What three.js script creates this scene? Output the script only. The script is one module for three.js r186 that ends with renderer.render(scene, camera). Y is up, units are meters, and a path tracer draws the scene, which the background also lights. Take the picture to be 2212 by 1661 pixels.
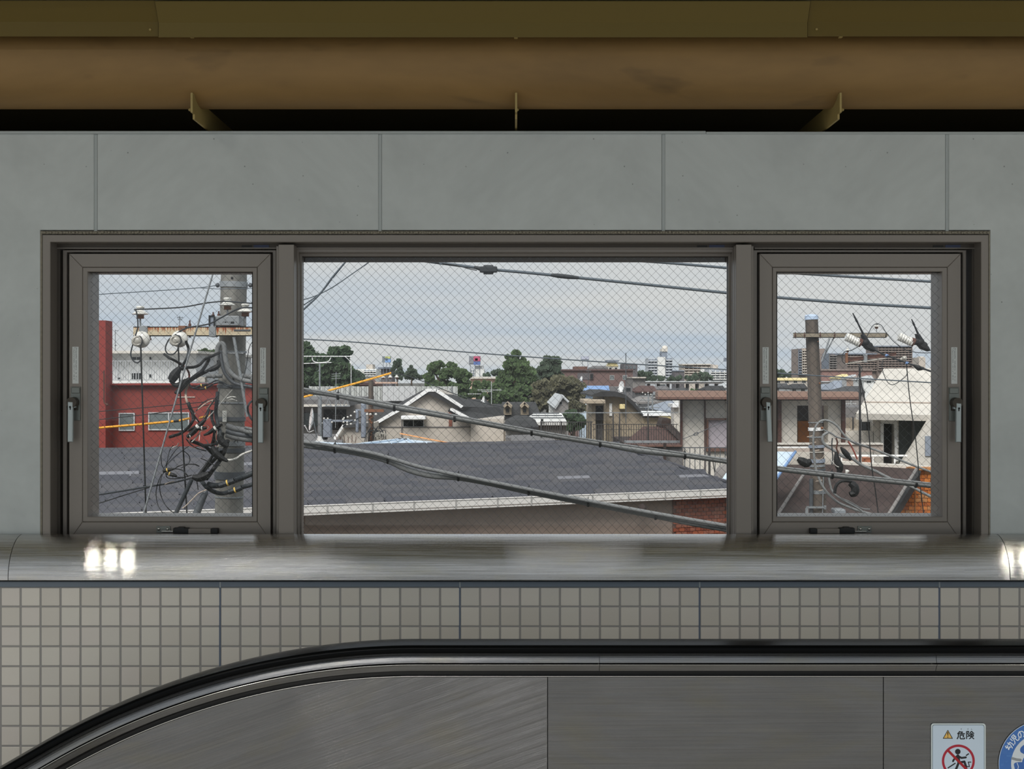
import * as THREE from 'three';
import { mergeGeometries } from 'three/addons/utils/BufferGeometryUtils.js';
import { RoundedBoxGeometry } from 'three/addons/geometries/RoundedBoxGeometry.js';
import { ImprovedNoise } from 'three/addons/math/ImprovedNoise.js';
import { RectAreaLightUniformsLib } from 'three/addons/lights/RectAreaLightUniformsLib.js';

// ------------------------------------------------------------------ camera, sky, sun, exposure
const W = 2212, H = 1661, F = 2752, CX = 1112, CY = 815, EYE = 1.5;   // focal length and principal point in pixels; eye height in metres
const scene = new THREE.Scene();
const camera = new THREE.PerspectiveCamera(2 * Math.atan(H / 2 / F) * 180 / Math.PI, W / H, 0.05, 3000);
camera.position.set(0, EYE, 0);
camera.lookAt(0, EYE, -1);
camera.setViewOffset(W, H, W / 2 - CX, H / 2 - CY, W, H);
const renderer = new THREE.WebGLRenderer({ antialias: true });
renderer.toneMapping = THREE.LinearToneMapping;
renderer.toneMappingExposure = 1;
renderer.shadowMap.enabled = true;
RectAreaLightUniformsLib.init();

const noise = new ImprovedNoise();
const fbm = (x, y, z, n = 4) => { let s = 0, a = 0.5; for (let i = 0; i < n; i++) { s += a * noise.noise(x, y, z); x *= 2.03; y *= 2.03; z *= 2.03; a *= 0.5; } return s; };
function makeSky() {                                    // high overcast in soft layers, a little blue showing between them
  const w = 2048, h = 1024, data = new Float32Array(w * h * 4);
  for (let j = 0; j < h; j++) {
    const el = ((j + 0.5) / h - 0.5) * Math.PI, y = Math.sin(el), c = Math.cos(el);
    for (let i = 0; i < w; i++) {
      const az = ((i + 0.5) / w - 0.5) * 2 * Math.PI, x = Math.cos(az) * c, z = Math.sin(az) * c, k = (j * w + i) * 4;
      const up = Math.max(y, 0), q = 1 / (up + 0.035);
      let t = 0.48 + 1.8 * fbm(x * q * 0.16 + 3.1, z * q * 0.16 + 7.7, up * 2.0, 5);
      t = THREE.MathUtils.clamp(t + 0.28 * Math.exp(-up * 40), 0, 1);
      t = t * t * (3 - 2 * t);
      const g = SKY * (1 + 0.1 * Math.min(1, up * 2));
      data[k] = g * THREE.MathUtils.lerp(0.73, 1.04, t); data[k + 1] = g * THREE.MathUtils.lerp(0.88, 1.07, t); data[k + 2] = g * THREE.MathUtils.lerp(1.04, 1.06, t); data[k + 3] = 1;
    }
  }
  const tx = new THREE.DataTexture(data, w, h, THREE.RGBAFormat, THREE.FloatType);
  tx.mapping = THREE.EquirectangularReflectionMapping; tx.magFilter = THREE.LinearFilter; tx.needsUpdate = true;
  return tx;
}
const SKY = 0.6;
scene.background = makeSky();
scene.environment = scene.background;
const sun = new THREE.DirectionalLight(new THREE.Color(1, 0.975, 0.94), 2.7);
sun.position.set(-20, 64, 32); sun.target.position.set(0, 0, -30);
sun.castShadow = true; sun.shadow.radius = 62;                        // veiled by thin cloud: a broad soft disc
sun.shadow.mapSize.set(4096, 4096);
Object.assign(sun.shadow.camera, { left: -90, right: 90, top: 90, bottom: -90, near: 1, far: 300 });
scene.add(sun, sun.target);
const LAMP_LIGHT = 260;                                               // luminance of the small discs of the triple ceiling lamps

// ------------------------------------------------------------------ helpers
let seed = 7;
const rnd = () => { seed = (seed * 1664525 + 1013904223) >>> 0; return seed / 4294967296; };
const rr = (a, b) => a + (b - a) * rnd();
const V = (x, y, z) => new THREE.Vector3(x, y, z);
const P = (px, py, d) => V((px - CX) * d / F, EYE - (py - CY) * d / F, -d);      // the point seen at a pixel, d metres away
const X = (px, d) => (px - CX) * d / F, Y = (py, d) => EYE - (py - CY) * d / F;
const S = (n, d) => n * d / F;                                                    // a length in pixels at that distance
const css = (r, g, b) => new THREE.Color().setRGB(r / 255, g / 255, b / 255, THREE.SRGBColorSpace);
const used = new Map();
const numbered = (n) => { const k = used.get(n) ?? 0; used.set(n, k + 1); return k ? `${n}_${String(k).padStart(3, '0')}` : n; };
const shade = (m) => { m.castShadow = true; m.receiveShadow = true; return m; };
function tag(o, label, category, group) { o.userData.label = label; o.userData.category = category; if (group) o.userData.group = group; return o; }
function thing(name, label, category, group) { const o = new THREE.Group(); o.name = numbered(name); tag(o, label, category, group); scene.add(o); return o; }
function structure(name) { const o = new THREE.Group(); o.name = name; o.userData.kind = 'structure'; scene.add(o); return o; }
function part(parent, name, geo, mat, label) { const m = shade(new THREE.Mesh(Array.isArray(geo) ? join(geo) : geo, mat)); m.name = name; if (label) m.userData.label = label; parent.add(m); return m; }
function stuff(m) { m.userData.kind = 'stuff'; return m; }
function settle(o) {                                                              // puts a group's origin at the base of what it holds
  const b = new THREE.Box3().setFromObject(o), c = b.getCenter(V(0, 0, 0)), at = V(c.x, b.min.y, c.z);
  for (const k of o.children) k.position.sub(at);
  o.position.copy(at); return o;
}
function single(name, label, category, geo, mat, group) {
  const g = Array.isArray(geo) ? join(geo) : geo; g.computeBoundingBox();
  const c = g.boundingBox.getCenter(V(0, 0, 0)); c.y = g.boundingBox.min.y; g.translate(-c.x, -c.y, -c.z);
  const m = shade(new THREE.Mesh(g, mat)); m.name = numbered(name); m.position.copy(c); scene.add(m); return tag(m, label, category, group);
}
function join(list) {
  const all = list.flat(9).map((g) => { let q = g.index ? g.toNonIndexed() : g.clone(); for (const k of Object.keys(q.attributes)) if (!['position', 'normal', 'uv'].includes(k)) q.deleteAttribute(k); if (!q.attributes.uv) q.setAttribute('uv', new THREE.BufferAttribute(new Float32Array(q.attributes.position.count * 2), 2)); q.clearGroups(); return q; });
  return all.length === 1 ? all[0] : mergeGeometries(all, false);
}
function metres(g, k = 1) {                                                       // uv in metres, from the side each face looks to
  const q = g.index ? g.toNonIndexed() : g, p = q.attributes.position, n = q.attributes.normal, uv = new Float32Array(p.count * 2);
  for (let i = 0; i < p.count; i++) {
    const ax = Math.abs(n.getX(i)), ay = Math.abs(n.getY(i)), az = Math.abs(n.getZ(i));
    const [u, v] = az >= ax && az >= ay ? [p.getX(i), p.getY(i)] : ax >= ay ? [p.getZ(i), p.getY(i)] : [p.getX(i), p.getZ(i)];
    uv[i * 2] = u * k; uv[i * 2 + 1] = v * k;
  }
  q.setAttribute('uv', new THREE.BufferAttribute(uv, 2)); return q;
}
const bx = (x0, y0, z0, x1, y1, z1) => new THREE.BoxGeometry(Math.abs(x1 - x0), Math.abs(y1 - y0), Math.abs(z1 - z0)).translate((x0 + x1) / 2, (y0 + y1) / 2, (z0 + z1) / 2);
const pbox = (px0, py0, px1, py1, d, t) => bx(X(px0, d), Y(py1, d), -d - t, X(px1, d), Y(py0, d), -d);   // its front face covers that pixel rectangle at distance d
function rbox(px0, py0, px1, py1, d, t, r = 0.002, seg = 2) {
  const w = S(Math.abs(px1 - px0), d), h = S(Math.abs(py1 - py0), d);
  return new RoundedBoxGeometry(w, h, t, seg, Math.min(r, w / 2.1, h / 2.1, t / 2.1)).translate(X((px0 + px1) / 2, d), Y((py0 + py1) / 2, d), -d - t / 2);
}
function ppoly(pts, d, t, bevel = 0) {                                            // an upright slab with that outline
  const s = new THREE.Shape(pts.map(([x, y]) => new THREE.Vector2(X(x, d), Y(y, d))));
  return new THREE.ExtrudeGeometry(s, { depth: t - 2 * bevel, bevelEnabled: bevel > 0, bevelSize: bevel, bevelThickness: bevel, bevelOffset: -bevel, bevelSegments: 1 }).translate(0, 0, -d - t + bevel);
}
function ring(o, i, d, t, bevel = 0.0012) {                                       // a rectangular frame between two pixel rectangles
  const r = ([x0, y0, x1, y1]) => [[x0, y0], [x1, y0], [x1, y1], [x0, y1]].map(([x, y]) => new THREE.Vector2(X(x, d), Y(y, d)));
  const s = new THREE.Shape(r(o)); s.holes.push(new THREE.Path(r(i).reverse()));
  return new THREE.ExtrudeGeometry(s, { depth: t - 2 * bevel, bevelEnabled: bevel > 0, bevelSize: bevel, bevelThickness: bevel, bevelOffset: -bevel, bevelSegments: 1 }).translate(0, 0, -d - t + bevel);
}
function slab(pts, t, dir) {                                                      // a flat plate through corner points, t thick away from its face
  const a = pts.map((p) => p.clone ? p : P(...p)), n = V(0, 0, 0);
  for (let i = 1; i + 1 < a.length; i++) n.add(a[i].clone().sub(a[0]).cross(a[i + 1].clone().sub(a[0])));
  n.normalize(); if (n.dot(dir ?? V(0, 0.3, 1)) < 0) { n.negate(); a.reverse(); }
  const b = a.map((p) => p.clone().addScaledVector(n, -t)), pos = [];
  const tri = (...q) => q.forEach((p) => pos.push(p.x, p.y, p.z)), m = a.length;
  for (let i = 1; i + 1 < m; i++) { tri(a[0], a[i], a[i + 1]); tri(b[0], b[i + 1], b[i]); }
  for (let i = 0; i < m; i++) { const j = (i + 1) % m; tri(a[i], b[i], b[j]); tri(a[i], b[j], a[j]); }
  const g = new THREE.BufferGeometry().setAttribute('position', new THREE.Float32BufferAttribute(pos, 3)); g.computeVertexNormals(); return metres(g);
}
function bar(p, q, r0, r1 = r0, seg = 8) {
  const d = q.clone().sub(p), g = new THREE.CylinderGeometry(r1, r0, d.length(), seg).translate(0, d.length() / 2, 0);
  return g.applyQuaternion(new THREE.Quaternion().setFromUnitVectors(V(0, 1, 0), d.clone().normalize())).translate(p.x, p.y, p.z);
}
const pbar = (x0, y0, x1, y1, d, rpx, rpx1 = rpx, seg = 8) => bar(P(x0, y0, d), P(x1, y1, d), S(rpx, d), S(rpx1, d), seg);
function tube(pts, r, seg, sides = 7, tension = 0.5) { return new THREE.TubeGeometry(new THREE.CatmullRomCurve3(pts, false, 'catmullrom', tension), seg ?? Math.max(10, pts.length * 8), r, sides); }
const ptube = (pts, d, rpx, sides = 7) => tube(pts.map((p, i) => P(p[0], p[1], p[2] ?? d)), S(rpx, d), pts.length * 8, sides);
const lathe = (pairs, seg = 18) => new THREE.LatheGeometry(pairs.map(([r, y]) => new THREE.Vector2(Math.max(r, 1e-5), y)), seg);
const ball = (px, py, d, rpx, sy = 1, seg = 12) => new THREE.SphereGeometry(S(rpx, d), seg, Math.ceil(seg * 0.7)).scale(1, sy, 1).translate(...P(px, py, d).toArray());
function cable(name, label, pts, d, rpx, mat, category = 'cable', group) { return single(name, label, category, ptube(pts, d, rpx), mat, group); }

// ------------------------------------------------------------------ textures and materials
function tex(w, h, fn, srgb = true) {
  const a = new Uint8Array(w * h * 4);
  for (let j = 0; j < h; j++) for (let i = 0; i < w; i++) { const c = fn(i / w, j / h, i, j), k = (j * w + i) * 4; a[k] = Math.max(0, Math.min(255, c[0])); a[k + 1] = Math.max(0, Math.min(255, c[1])); a[k + 2] = Math.max(0, Math.min(255, c[2])); a[k + 3] = 255; }
  const t = new THREE.DataTexture(a, w, h); t.wrapS = t.wrapT = THREE.RepeatWrapping; t.magFilter = THREE.LinearFilter; if (srgb) t.colorSpace = THREE.SRGBColorSpace; t.needsUpdate = true; return t;
}
const rep = (t, x, y = x) => { const c = t.clone(); c.repeat.set(x, y); c.needsUpdate = true; return c; };
const per = (u, v, f, z = 0, n = 4) => {                                          // noise that repeats over the unit square
  const a = Math.PI * 2, R = f / 6.28; return fbm(Math.cos(u * a) * R + 11 + z, Math.sin(u * a) * R + Math.cos(v * a) * R, Math.sin(v * a) * R + 5 - z, n);
};
const specks = (() => { const list = []; for (let i = 0; i < 60; i++) list.push([rnd(), rnd(), rr(0.0005, 0.0017), rr(0.2, 0.6)]); return list; })();
const T = {
  paint: tex(1024, 1024, (u, v) => {                                              // painted panel: faint mottling, dust and small dark specks
    let k = 236 + 20 * per(u, v, 5) + 7 * per(u, v, 40, 3, 2);
    for (const [x, y, r, a] of specks) { const q = ((u - x) ** 2 + (v - y) ** 2) / (r * r); if (q < 4) k *= 1 - a * Math.exp(-q * 1.4); }
    return [k, k * 1.002, k * 0.998];
  }),
  brushed: tex(1024, 512, (u, v, i, j) => { const k = 176 + 60 * (noise.noise(u * 9, j * 0.83, 1.5) * 0.5 + noise.noise(u * 3, j * 0.31, 4.5) * 0.5) + 30 * per(u, v, 7); return [k, k, k]; }, false),
  grain: tex(512, 1024, (u, v, i, j) => {                                         // normals of a brushed sheet: fine grooves along u tilt it up and down
    const h = (a, b) => { const q = Math.sin(a * 127.1 + b * 311.7) * 43758.5453; return q - Math.floor(q); };
    const k = u * 4 + h(j, 9) * 4, a = Math.floor(k), f = k - a, g = (m) => { const c = ((m % 4) + 4) % 4; return (h(j, c) + h(j, c + 11) + h(j, c + 23) - 1.5) * (h(j, c + 41) < 0.3 ? 1.0 : 0.34); };
    const n = THREE.MathUtils.lerp(g(a), g(a + 1), f * f * (3 - 2 * f));
    return [127.5, 127.5 + 127.5 * n, 127.5 + 127.5 * Math.sqrt(1 - n * n)];
  }, false),
  steel: tex(1024, 512, (u, v, i, j) => { const k = 228 + 14 * noise.noise(u * 7, j * 0.7, 8.5) + 16 * per(u, v, 8, 2), y = 9 * Math.max(0, per(u, v, 11, 9)); return [k + y, k + y * 0.4, k - y * 2]; }),
  concrete: tex(512, 512, (u, v) => { const k = 205 + 70 * per(u, v, 6) + 26 * per(u, v, 36, 4); return [k, k * 0.985, k * 0.96]; }),
  plaster: tex(512, 512, (u, v) => { const k = 228 + 30 * per(u, v, 4) + 14 * per(u, v, 50, 4, 2); return [k, k * 0.995, k * 0.985]; }),
  grime: tex(1024, 256, (u, v) => {                                               // old paint on the big pipe: smudges and run marks
    let k = 232 + 36 * per(u, v, 5) + 12 * per(u, v, 30, 2, 3); const s = per(u, v, 9, 6, 4); if (s > 0.22) k -= 150 * (s - 0.22);
    return [k, k * 0.985, k * 0.95];
  }),
  rust: tex(1024, 128, (u, v) => {                                                // galvanised arm with rust running down from its top edge
    const n = per(u, 0.37, 90, 3, 3), a = THREE.MathUtils.clamp((v - 0.62 + n * 1.1 + 0.55 * per(u, 0.1, 14, 2, 2)) * 2.6, 0, 1), k = 205 + 40 * per(u, v, 20);
    const m = THREE.MathUtils.lerp; return [m(k, 150, a), m(k * 0.96, 78, a), m(k * 0.86, 44, a)];
  }),
  metalRoof: tex(256, 256, (u, v) => { const k = 220 + 40 * per(u, v, 5); return [k, k, k]; }),
};
const std = (color, roughness = 0.7, o = {}) => new THREE.MeshStandardMaterial({ color, roughness, ...o });
const phys = (o) => new THREE.MeshPhysicalMaterial(o);
const M = {
  panel: std(css(203, 208, 208), 0.62, { map: rep(T.paint, 1.1) }),
  core: std(css(120, 122, 120), 0.9),
  sealant: std(css(172, 178, 178), 0.8),
  caulk: std(css(170, 165, 152), 0.95, { map: rep(T.concrete, 14) }),
  frame: phys({ color: css(130, 123, 116), roughness: 0.42, metalness: 0.25, clearcoat: 0.15, clearcoatRoughness: 0.4 }),
  frameDark: std(css(74, 68, 62), 0.5, { metalness: 0.2 }),
  gasket: std(css(16, 16, 16), 0.7),
  glass: phys({ color: 0xffffff, roughness: 0, transmission: 1, thickness: 0, ior: 1.45 }),
  wire: std(css(92, 94, 96), 0.5, { metalness: 0.4 }),
  handlePlate: std(css(120, 124, 120), 0.4, { metalness: 0.55 }),
  handleKnob: std(css(66, 60, 52), 0.45, { metalness: 0.4 }),
  lever: std(css(168, 176, 176), 0.36, { metalness: 0.6 }),
  black: std(css(24, 25, 26), 0.55),
  blackRubber: phys({ color: css(9, 10, 11), roughness: 0.26, specularIntensity: 0.13 }),
  chrome: std(css(205, 205, 202), 0.25, { metalness: 1 }),
  sill: std(css(234, 231, 228), 0.06, { metalness: 1, normalScale: new THREE.Vector2(1, 1.25), map: rep(T.steel, 0.9, 3), roughnessMap: rep(T.brushed, 0.6, 5), normalMap: rep(T.grain, 1.3, 42) }),
  panelSteel: std(css(136, 135, 135), 0.08, { metalness: 1, normalScale: new THREE.Vector2(1, 1.05), map: rep(T.steel, 0.8, 2.4), roughnessMap: rep(T.brushed, 0.5, 3), normalMap: rep(T.grain, 1.3, 42) }),
  trimSteel: std(css(158, 157, 157), 0.16, { metalness: 1, map: rep(T.steel, 0.8, 3), normalMap: rep(T.grain, 1.3, 42) }),
  lip: std(css(222, 220, 216), 0.2, { metalness: 1 }),
  recess: std(css(58, 57, 56), 0.5, { metalness: 0.7 }),
  mortar: std(css(166, 162, 158), 0.9),
  jointBlue: std(css(106, 116, 134), 0.7),
  strip: std(css(122, 132, 142), 0.55),
  pipe: std(css(148, 117, 70), 0.6, { map: rep(T.grime, 0.5, 1) }),
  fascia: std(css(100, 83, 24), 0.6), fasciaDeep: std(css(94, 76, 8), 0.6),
  recessYellow: std(css(60, 52, 30), 0.9),
  bracket: std(css(158, 138, 84), 0.6),
  ceiling: std(css(128, 126, 104), 0.8), floor: std(css(184, 182, 177), 0.6), inner: std(css(205, 205, 198), 0.8),
  lampBody: std(css(225, 225, 220), 0.5),
  tubeGlow: std(css(255, 255, 246), 0.4, { emissive: new THREE.Color(1, 0.98, 0.86), emissiveIntensity: 9 }),
  milky: phys({ color: css(200, 200, 198), roughness: 1, transmission: 1, thickness: 0 }),
  // outdoors
  ground: std(css(112, 112, 108), 0.95, { map: rep(T.concrete, 0.08) }),
  concrete: std(css(164, 164, 160), 0.85, { map: rep(T.concrete, 0.8, 0.5) }),
  concreteBrown: std(css(126, 116, 108), 0.9, { map: rep(T.concrete, 0.8, 0.5) }),
  galv: std(css(150, 154, 156), 0.5, { metalness: 0.35 }),
  galvDark: std(css(92, 96, 100), 0.55, { metalness: 0.3 }),
  rusty: std(css(255, 246, 232), 0.8, { map: T.rust }),
  rustPlain: std(css(128, 88, 64), 0.85), rustDark: std(css(92, 62, 52), 0.85),
  porcelain: phys({ color: css(226, 224, 216), roughness: 0.22, clearcoat: 0.6, clearcoatRoughness: 0.12 }),
  porcelainGrey: phys({ color: css(176, 172, 162), roughness: 0.3, clearcoat: 0.4 }),
  cableGrey: std(css(132, 134, 133), 0.7), cableDark: std(css(46, 51, 55), 0.65), cableSky: std(css(92, 102, 110), 0.7),
  cableBlack: std(css(20, 21, 22), 0.65), hoseGrey: std(css(124, 126, 126), 0.7),
  cableWhite: std(css(214, 212, 204), 0.6), cableBeige: std(css(188, 172, 156), 0.7), cableRed: std(css(146, 72, 60), 0.7),
  yellow: std(css(240, 166, 30), 0.5), tapeYellow: std(css(214, 180, 92), 0.7), orange: std(css(226, 158, 100), 0.6),
  slate: [[97, 100, 111], [103, 105, 114], [92, 95, 107], [108, 109, 117]].map((c) => std(css(...c), 0.8, { map: rep(T.concrete, 3, 3) })),
  roofDeck: std(css(92, 96, 106), 0.9),
  gutter: std(css(226, 222, 216), 0.45), gutterClip: std(css(176, 174, 170), 0.4, { metalness: 0.3 }),
  taupe: std(css(176, 158, 146), 0.9, { map: rep(T.plaster, 0.3) }),
  red: std(css(152, 66, 58), 0.85, { map: rep(T.plaster, 0.25) }), redDeep: std(css(142, 58, 52), 0.85),
  white: std(css(226, 228, 230), 0.7, { map: rep(T.plaster, 0.2) }), whitePlain: std(css(232, 232, 228), 0.6),
  cream: std(css(238, 233, 224), 0.8, { map: rep(T.plaster, 0.2) }), beige: std(css(214, 206, 196), 0.85, { map: rep(T.plaster, 0.2) }),
  tan: std(css(184, 169, 147), 0.85, { map: rep(T.plaster, 0.2) }), pinkish: std(css(206, 192, 182), 0.85, { map: rep(T.plaster, 0.2) }),
  brown: std(css(112, 84, 74), 0.8), brownDark: std(css(74, 60, 58), 0.85, { map: rep(T.concrete, 0.3) }), brownFascia: std(css(154, 126, 112), 0.75),
  redBrown: std(css(88, 64, 59), 0.85), roofGrey: std(css(88, 90, 94), 0.85, { map: rep(T.concrete, 0.4) }), roofDark: std(css(66, 67, 70), 0.85, { map: rep(T.concrete, 0.4) }),
  greyWall: std(css(152, 148, 146), 0.85, { map: rep(T.plaster, 0.2) }), greyDeep: std(css(112, 110, 110), 0.85), corrugated: std(css(196, 198, 194), 0.6, { metalness: 0.1 }),
  blueRoof: std(css(128, 160, 206), 0.6), paleBlue: std(css(208, 224, 238), 0.5), blueGrey: std(css(142, 150, 162), 0.6),
  pane: phys({ color: css(104, 112, 112), roughness: 0.12, specularIntensity: 0.8 }), paneDark: phys({ color: css(34, 38, 40), roughness: 0.12 }), paneLilac: std(css(188, 180, 186), 0.4), dark: std(css(30, 28, 30), 0.9),
  alu: std(css(206, 208, 208), 0.4, { metalness: 0.3 }),
  door: std(css(156, 104, 66), 0.75), iron: std(css(66, 64, 64), 0.6), white2: std(css(244, 244, 242), 0.45),
  brick: [[150, 82, 60], [164, 92, 66], [136, 74, 56], [156, 98, 78]].map((c) => std(css(...c), 0.9)), brickMortar: std(css(124, 98, 88), 0.95),
  brickOrange: [[190, 108, 44], [204, 124, 58], [172, 92, 38], [186, 128, 78]].map((c) => std(css(...c), 0.85)), brickOrangeMortar: std(css(150, 100, 56), 0.95),
  tower: std(css(196, 200, 204), 0.85), towerShade: std(css(132, 140, 152), 0.85), apart: std(css(148, 134, 126), 0.85), apartLight: std(css(202, 192, 180), 0.85), farDark: std(css(104, 100, 102), 0.9),
  peach: std(css(212, 180, 160), 0.85), paleYellow: std(css(230, 212, 156), 0.8),
  bark: std(css(84, 70, 58), 0.95),
  leaf: [[72, 96, 64], [88, 112, 68], [96, 104, 70], [86, 104, 84], [110, 108, 82]].map((c) => phys({ color: css(...c), roughness: 0.9, transmission: 0.3, thickness: 0 })),
};

// ================================================================== THE HALL: shell, lamps
const WALL = 3.05, TILE = 2.98, TOP = EYE + 0.592, LEDGE = Y(1153, 3.05), PIT = -0.75;
{
  const o = structure('floor');
  part(o, 'floor_slab', [bx(PIT, -0.2, -3.06, 9.2, 0, 0.5), bx(-9.2, -0.2, -2.15, PIT, 0, 0.5)], M.floor);
  part(o, 'platform_slab', bx(-16, -0.3, 0.5, 16, -0.02, 11), M.floor);
  part(o, 'pit_wall', [bx(-9.2, -3.2, -3.06, -9.0, 0, -2.15), bx(PIT, -3.2, -3.06, PIT + 0.15, -0.2, -2.15), bx(-9.2, -3.2, -2.15, PIT + 0.15, -0.2, -2.0), bx(-9.2, -3.4, -3.18, PIT + 0.15, -3.2, -2.0)], M.inner);
}
{
  // the hall is open towards the platform behind the photographer; its ceiling has two milky skylights over the escalator
  const o = structure('ceiling'), y0 = 3.1, y1 = 3.3, ze = 0.5, A = [-1.72, -0.8, -2.1], B = [-0.06, 0.5, -2.72];
  part(o, 'ceiling_slab', [bx(-9.2, y0, -3.6, A[0], y1, ze), bx(A[1], y0, -3.6, B[0], y1, ze), bx(B[1], y0, -3.6, 9.2, y1, ze), bx(A[0], y0, -3.6, A[1], y1, A[2]), bx(B[0], y0, -3.6, B[1], y1, B[2])], M.ceiling);
  for (const [a, b, z] of [A, B]) for (let k = 0; k < 3; k++) { const za = z + (ze - z) * k / 3, zb = z + (ze - z) * (k + 1) / 3; part(o, 'skylight_pane', bx(a, y0 + 0.05, za + 0.012, b, y0 + 0.054, zb - 0.012), M.milky); part(o, 'skylight_bar', bx(a, y0, zb - 0.014, b, y0 + 0.08, zb + 0.014), M.frame); }
  part(o, 'ceiling_back_beam', bx(-9.2, TOP - 0.06, -3.6, 9.2, y0, -3.42), M.recessYellow);
}
part(structure('wall_left'), 'wall_slab', bx(-9.4, -3.4, -3.6, -9.2, 3.3, 0.5), M.inner);
part(structure('wall_right'), 'wall_slab', bx(9.2, -0.3, -3.6, 9.4, 3.3, 0.5), M.inner);
part(structure('wall_rear'), 'parapet', [bx(-16, -0.02, 9.8, 16, 0.9, 10), bx(-16, 0.9, 9.76, 16, 0.96, 10.04)], M.inner);
function tripleLamp(x, z, label) {
  const o = thing('ceiling_lamp', label, 'lamp', 'triple lamps on the hall ceiling');
  part(o, 'housing', new RoundedBoxGeometry(0.38, 0.05, 0.16, 2, 0.01).translate(x, 3.073, z), M.lampBody);
  for (const k of [-1, 0, 1]) {
    part(o, 'reflector', lathe([[0.03, 0], [0.042, -0.012], [0.044, -0.012], [0.034, 0.01]], 20).translate(x + k * 0.078, 3.05, z), M.chrome);
    part(o, 'glowing_disc', new THREE.CylinderGeometry(0.028, 0.028, 0.004, 20).translate(x + k * 0.078, 3.046, z), M.tubeGlow);
    const l = new THREE.RectAreaLight(new THREE.Color(1, 0.965, 0.84), LAMP_LIGHT, 0.05, 0.05);
    l.position.set(x + k * 0.078, 3.036, z); l.lookAt(x + k * 0.078, 0, z); scene.add(l);
  }
  return settle(o);
}
[-5.95, -1.84, 2.27, 6.38].forEach((x, i) => tripleLamp(x, -1.0, `${['leftmost', 'second', 'third', 'rightmost'][i]} triple ceiling lamp in the row above the escalator`));

// ================================================================== WINDOW WALL: core, panels, joints, tiles
const yPath = (x) => { const R = 1640, xs = 900, dx = xs - x; if (dx <= 0) return 1395; if (dx <= R / 2) return 1395 + R - Math.sqrt(R * R - dx * dx); return 1395 + R * (1 - Math.cos(Math.PI / 6)) + (dx - R / 2) * Math.tan(Math.PI / 6); };
{
  const o = structure('wall_back');
  const top = TOP - 0.004, y0 = Y(500, WALL), y1 = LEDGE - 0.02, x0 = X(90, WALL), x1 = X(2137, WALL), zf = -WALL - 0.014, zb = -3.18;
  part(o, 'wall_core', [bx(-9.2, y0, zb, 9.2, top, zf), bx(-9.2, y1, zb, x0, y0, zf), bx(x1, y1, zb, 9.2, y0, zf), bx(-9.2, -3.4, zb, 9.2, y1, -2.995), bx(-9.2, top - 0.05, -3.6, 9.2, top, zb)], M.core);
  const joints = [-1634, -1022, -409, 206.5, 821, 1433, 2046, 2660, 3272, 3884];
  for (let i = 0; i + 1 < joints.length; i++) {
    const a = joints[i] + 3.6, b = joints[i + 1] - 3.6, t = (TOP - EYE) * -F / WALL + CY + 4, bot = 1200;
    const pts = b < 90 || a > 2137 ? [[a, t], [b, t], [b, bot], [a, bot]] : a < 90 ? [[a, t], [b, t], [b, 497], [87, 497], [87, bot], [a, bot]] : b > 2140 ? [[a, t], [b, t], [b, bot], [2139, bot], [2139, 497], [a, 497]] : [[a, t], [b, t], [b, 497], [a, 497]];
    part(o, 'wall_panel', metres(ppoly(pts, WALL, 0.014, 0.0012)), M.panel);
    const j = joints[i + 1];
    part(o, 'panel_joint', pbox(j - 3.3, t, j + 3.3, j > 100 && j < 2130 ? 499 : bot, WALL + 0.0025, 0.012), M.sealant);
  }
  part(o, 'top_moulding', [rbox(-2000, 282.5, 1525, 288.5, WALL - 0.006, 0.02, 0.002), rbox(1525, 284, 4200, 289.5, WALL - 0.004, 0.02, 0.002)], M.sealant);
  // tiles: one mesh each where they show, the ones behind the escalator joined
  part(o, 'tile_mortar', bx(-9.2, -0.6, -2.997, 9.2, Y(1262, TILE), -TILE - 0.0012), M.mortar);
  const s = TILE / F, tones = [[228, 221, 209], [223, 216, 205], [231, 223, 211], [222, 214, 202], [227, 218, 208]].map((c) => phys({ color: css(...c), roughness: 0.35, clearcoat: 0.25, clearcoatRoughness: 0.3 }));
  const gA = new RoundedBoxGeometry(39 * s, 39.2 * s, 0.006, 1, 0.0012), gB = new RoundedBoxGeometry(39 * s, 38 * s, 0.006, 1, 0.0012), hidden = [];
  for (let r = 0; r < 12; r++) for (let c = -60; c <= 90; c++) {
    const xl = 476 + 43.16 * c + 2.1, yt = r ? 1312.2 + 43.05 * (r - 1) : 1270.5, cx = X(xl + 19.5, TILE), cy = Y(yt + (r ? 19.6 : 19), TILE);
    const seen = xl > -43 && xl < W && yt < yPath(Math.max(xl, 0)) - 16 && yt < H;
    if (seen) { const m = part(o, 'tile', r ? gA : gB, tones[Math.floor(rnd() * 5)]); m.position.set(cx, cy, -TILE - 0.003 + rr(-0.0004, 0.0004)); m.rotation.set(rr(-0.004, 0.004), rr(-0.004, 0.004), rr(-0.002, 0.002)); }
    else if (yt < 1900 && xl > -1900 && xl < 4000) hidden.push((r ? gA : gB).clone().translate(cx, cy, -TILE - 0.003));
  }
  stuff(part(o, 'tiles_beside_and_below', hidden, tones[0]));
  for (let k = -3; k <= 6; k++) part(o, 'expansion_joint', pbox(475 + k * 518 - 1.8 - (k > 2 ? 0.4 : 0), 1262, 475 + k * 518 + 1.8, k < 1 ? 1700 : 1420, TILE + 0.0004, 0.004), M.jointBlue);
}

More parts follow.
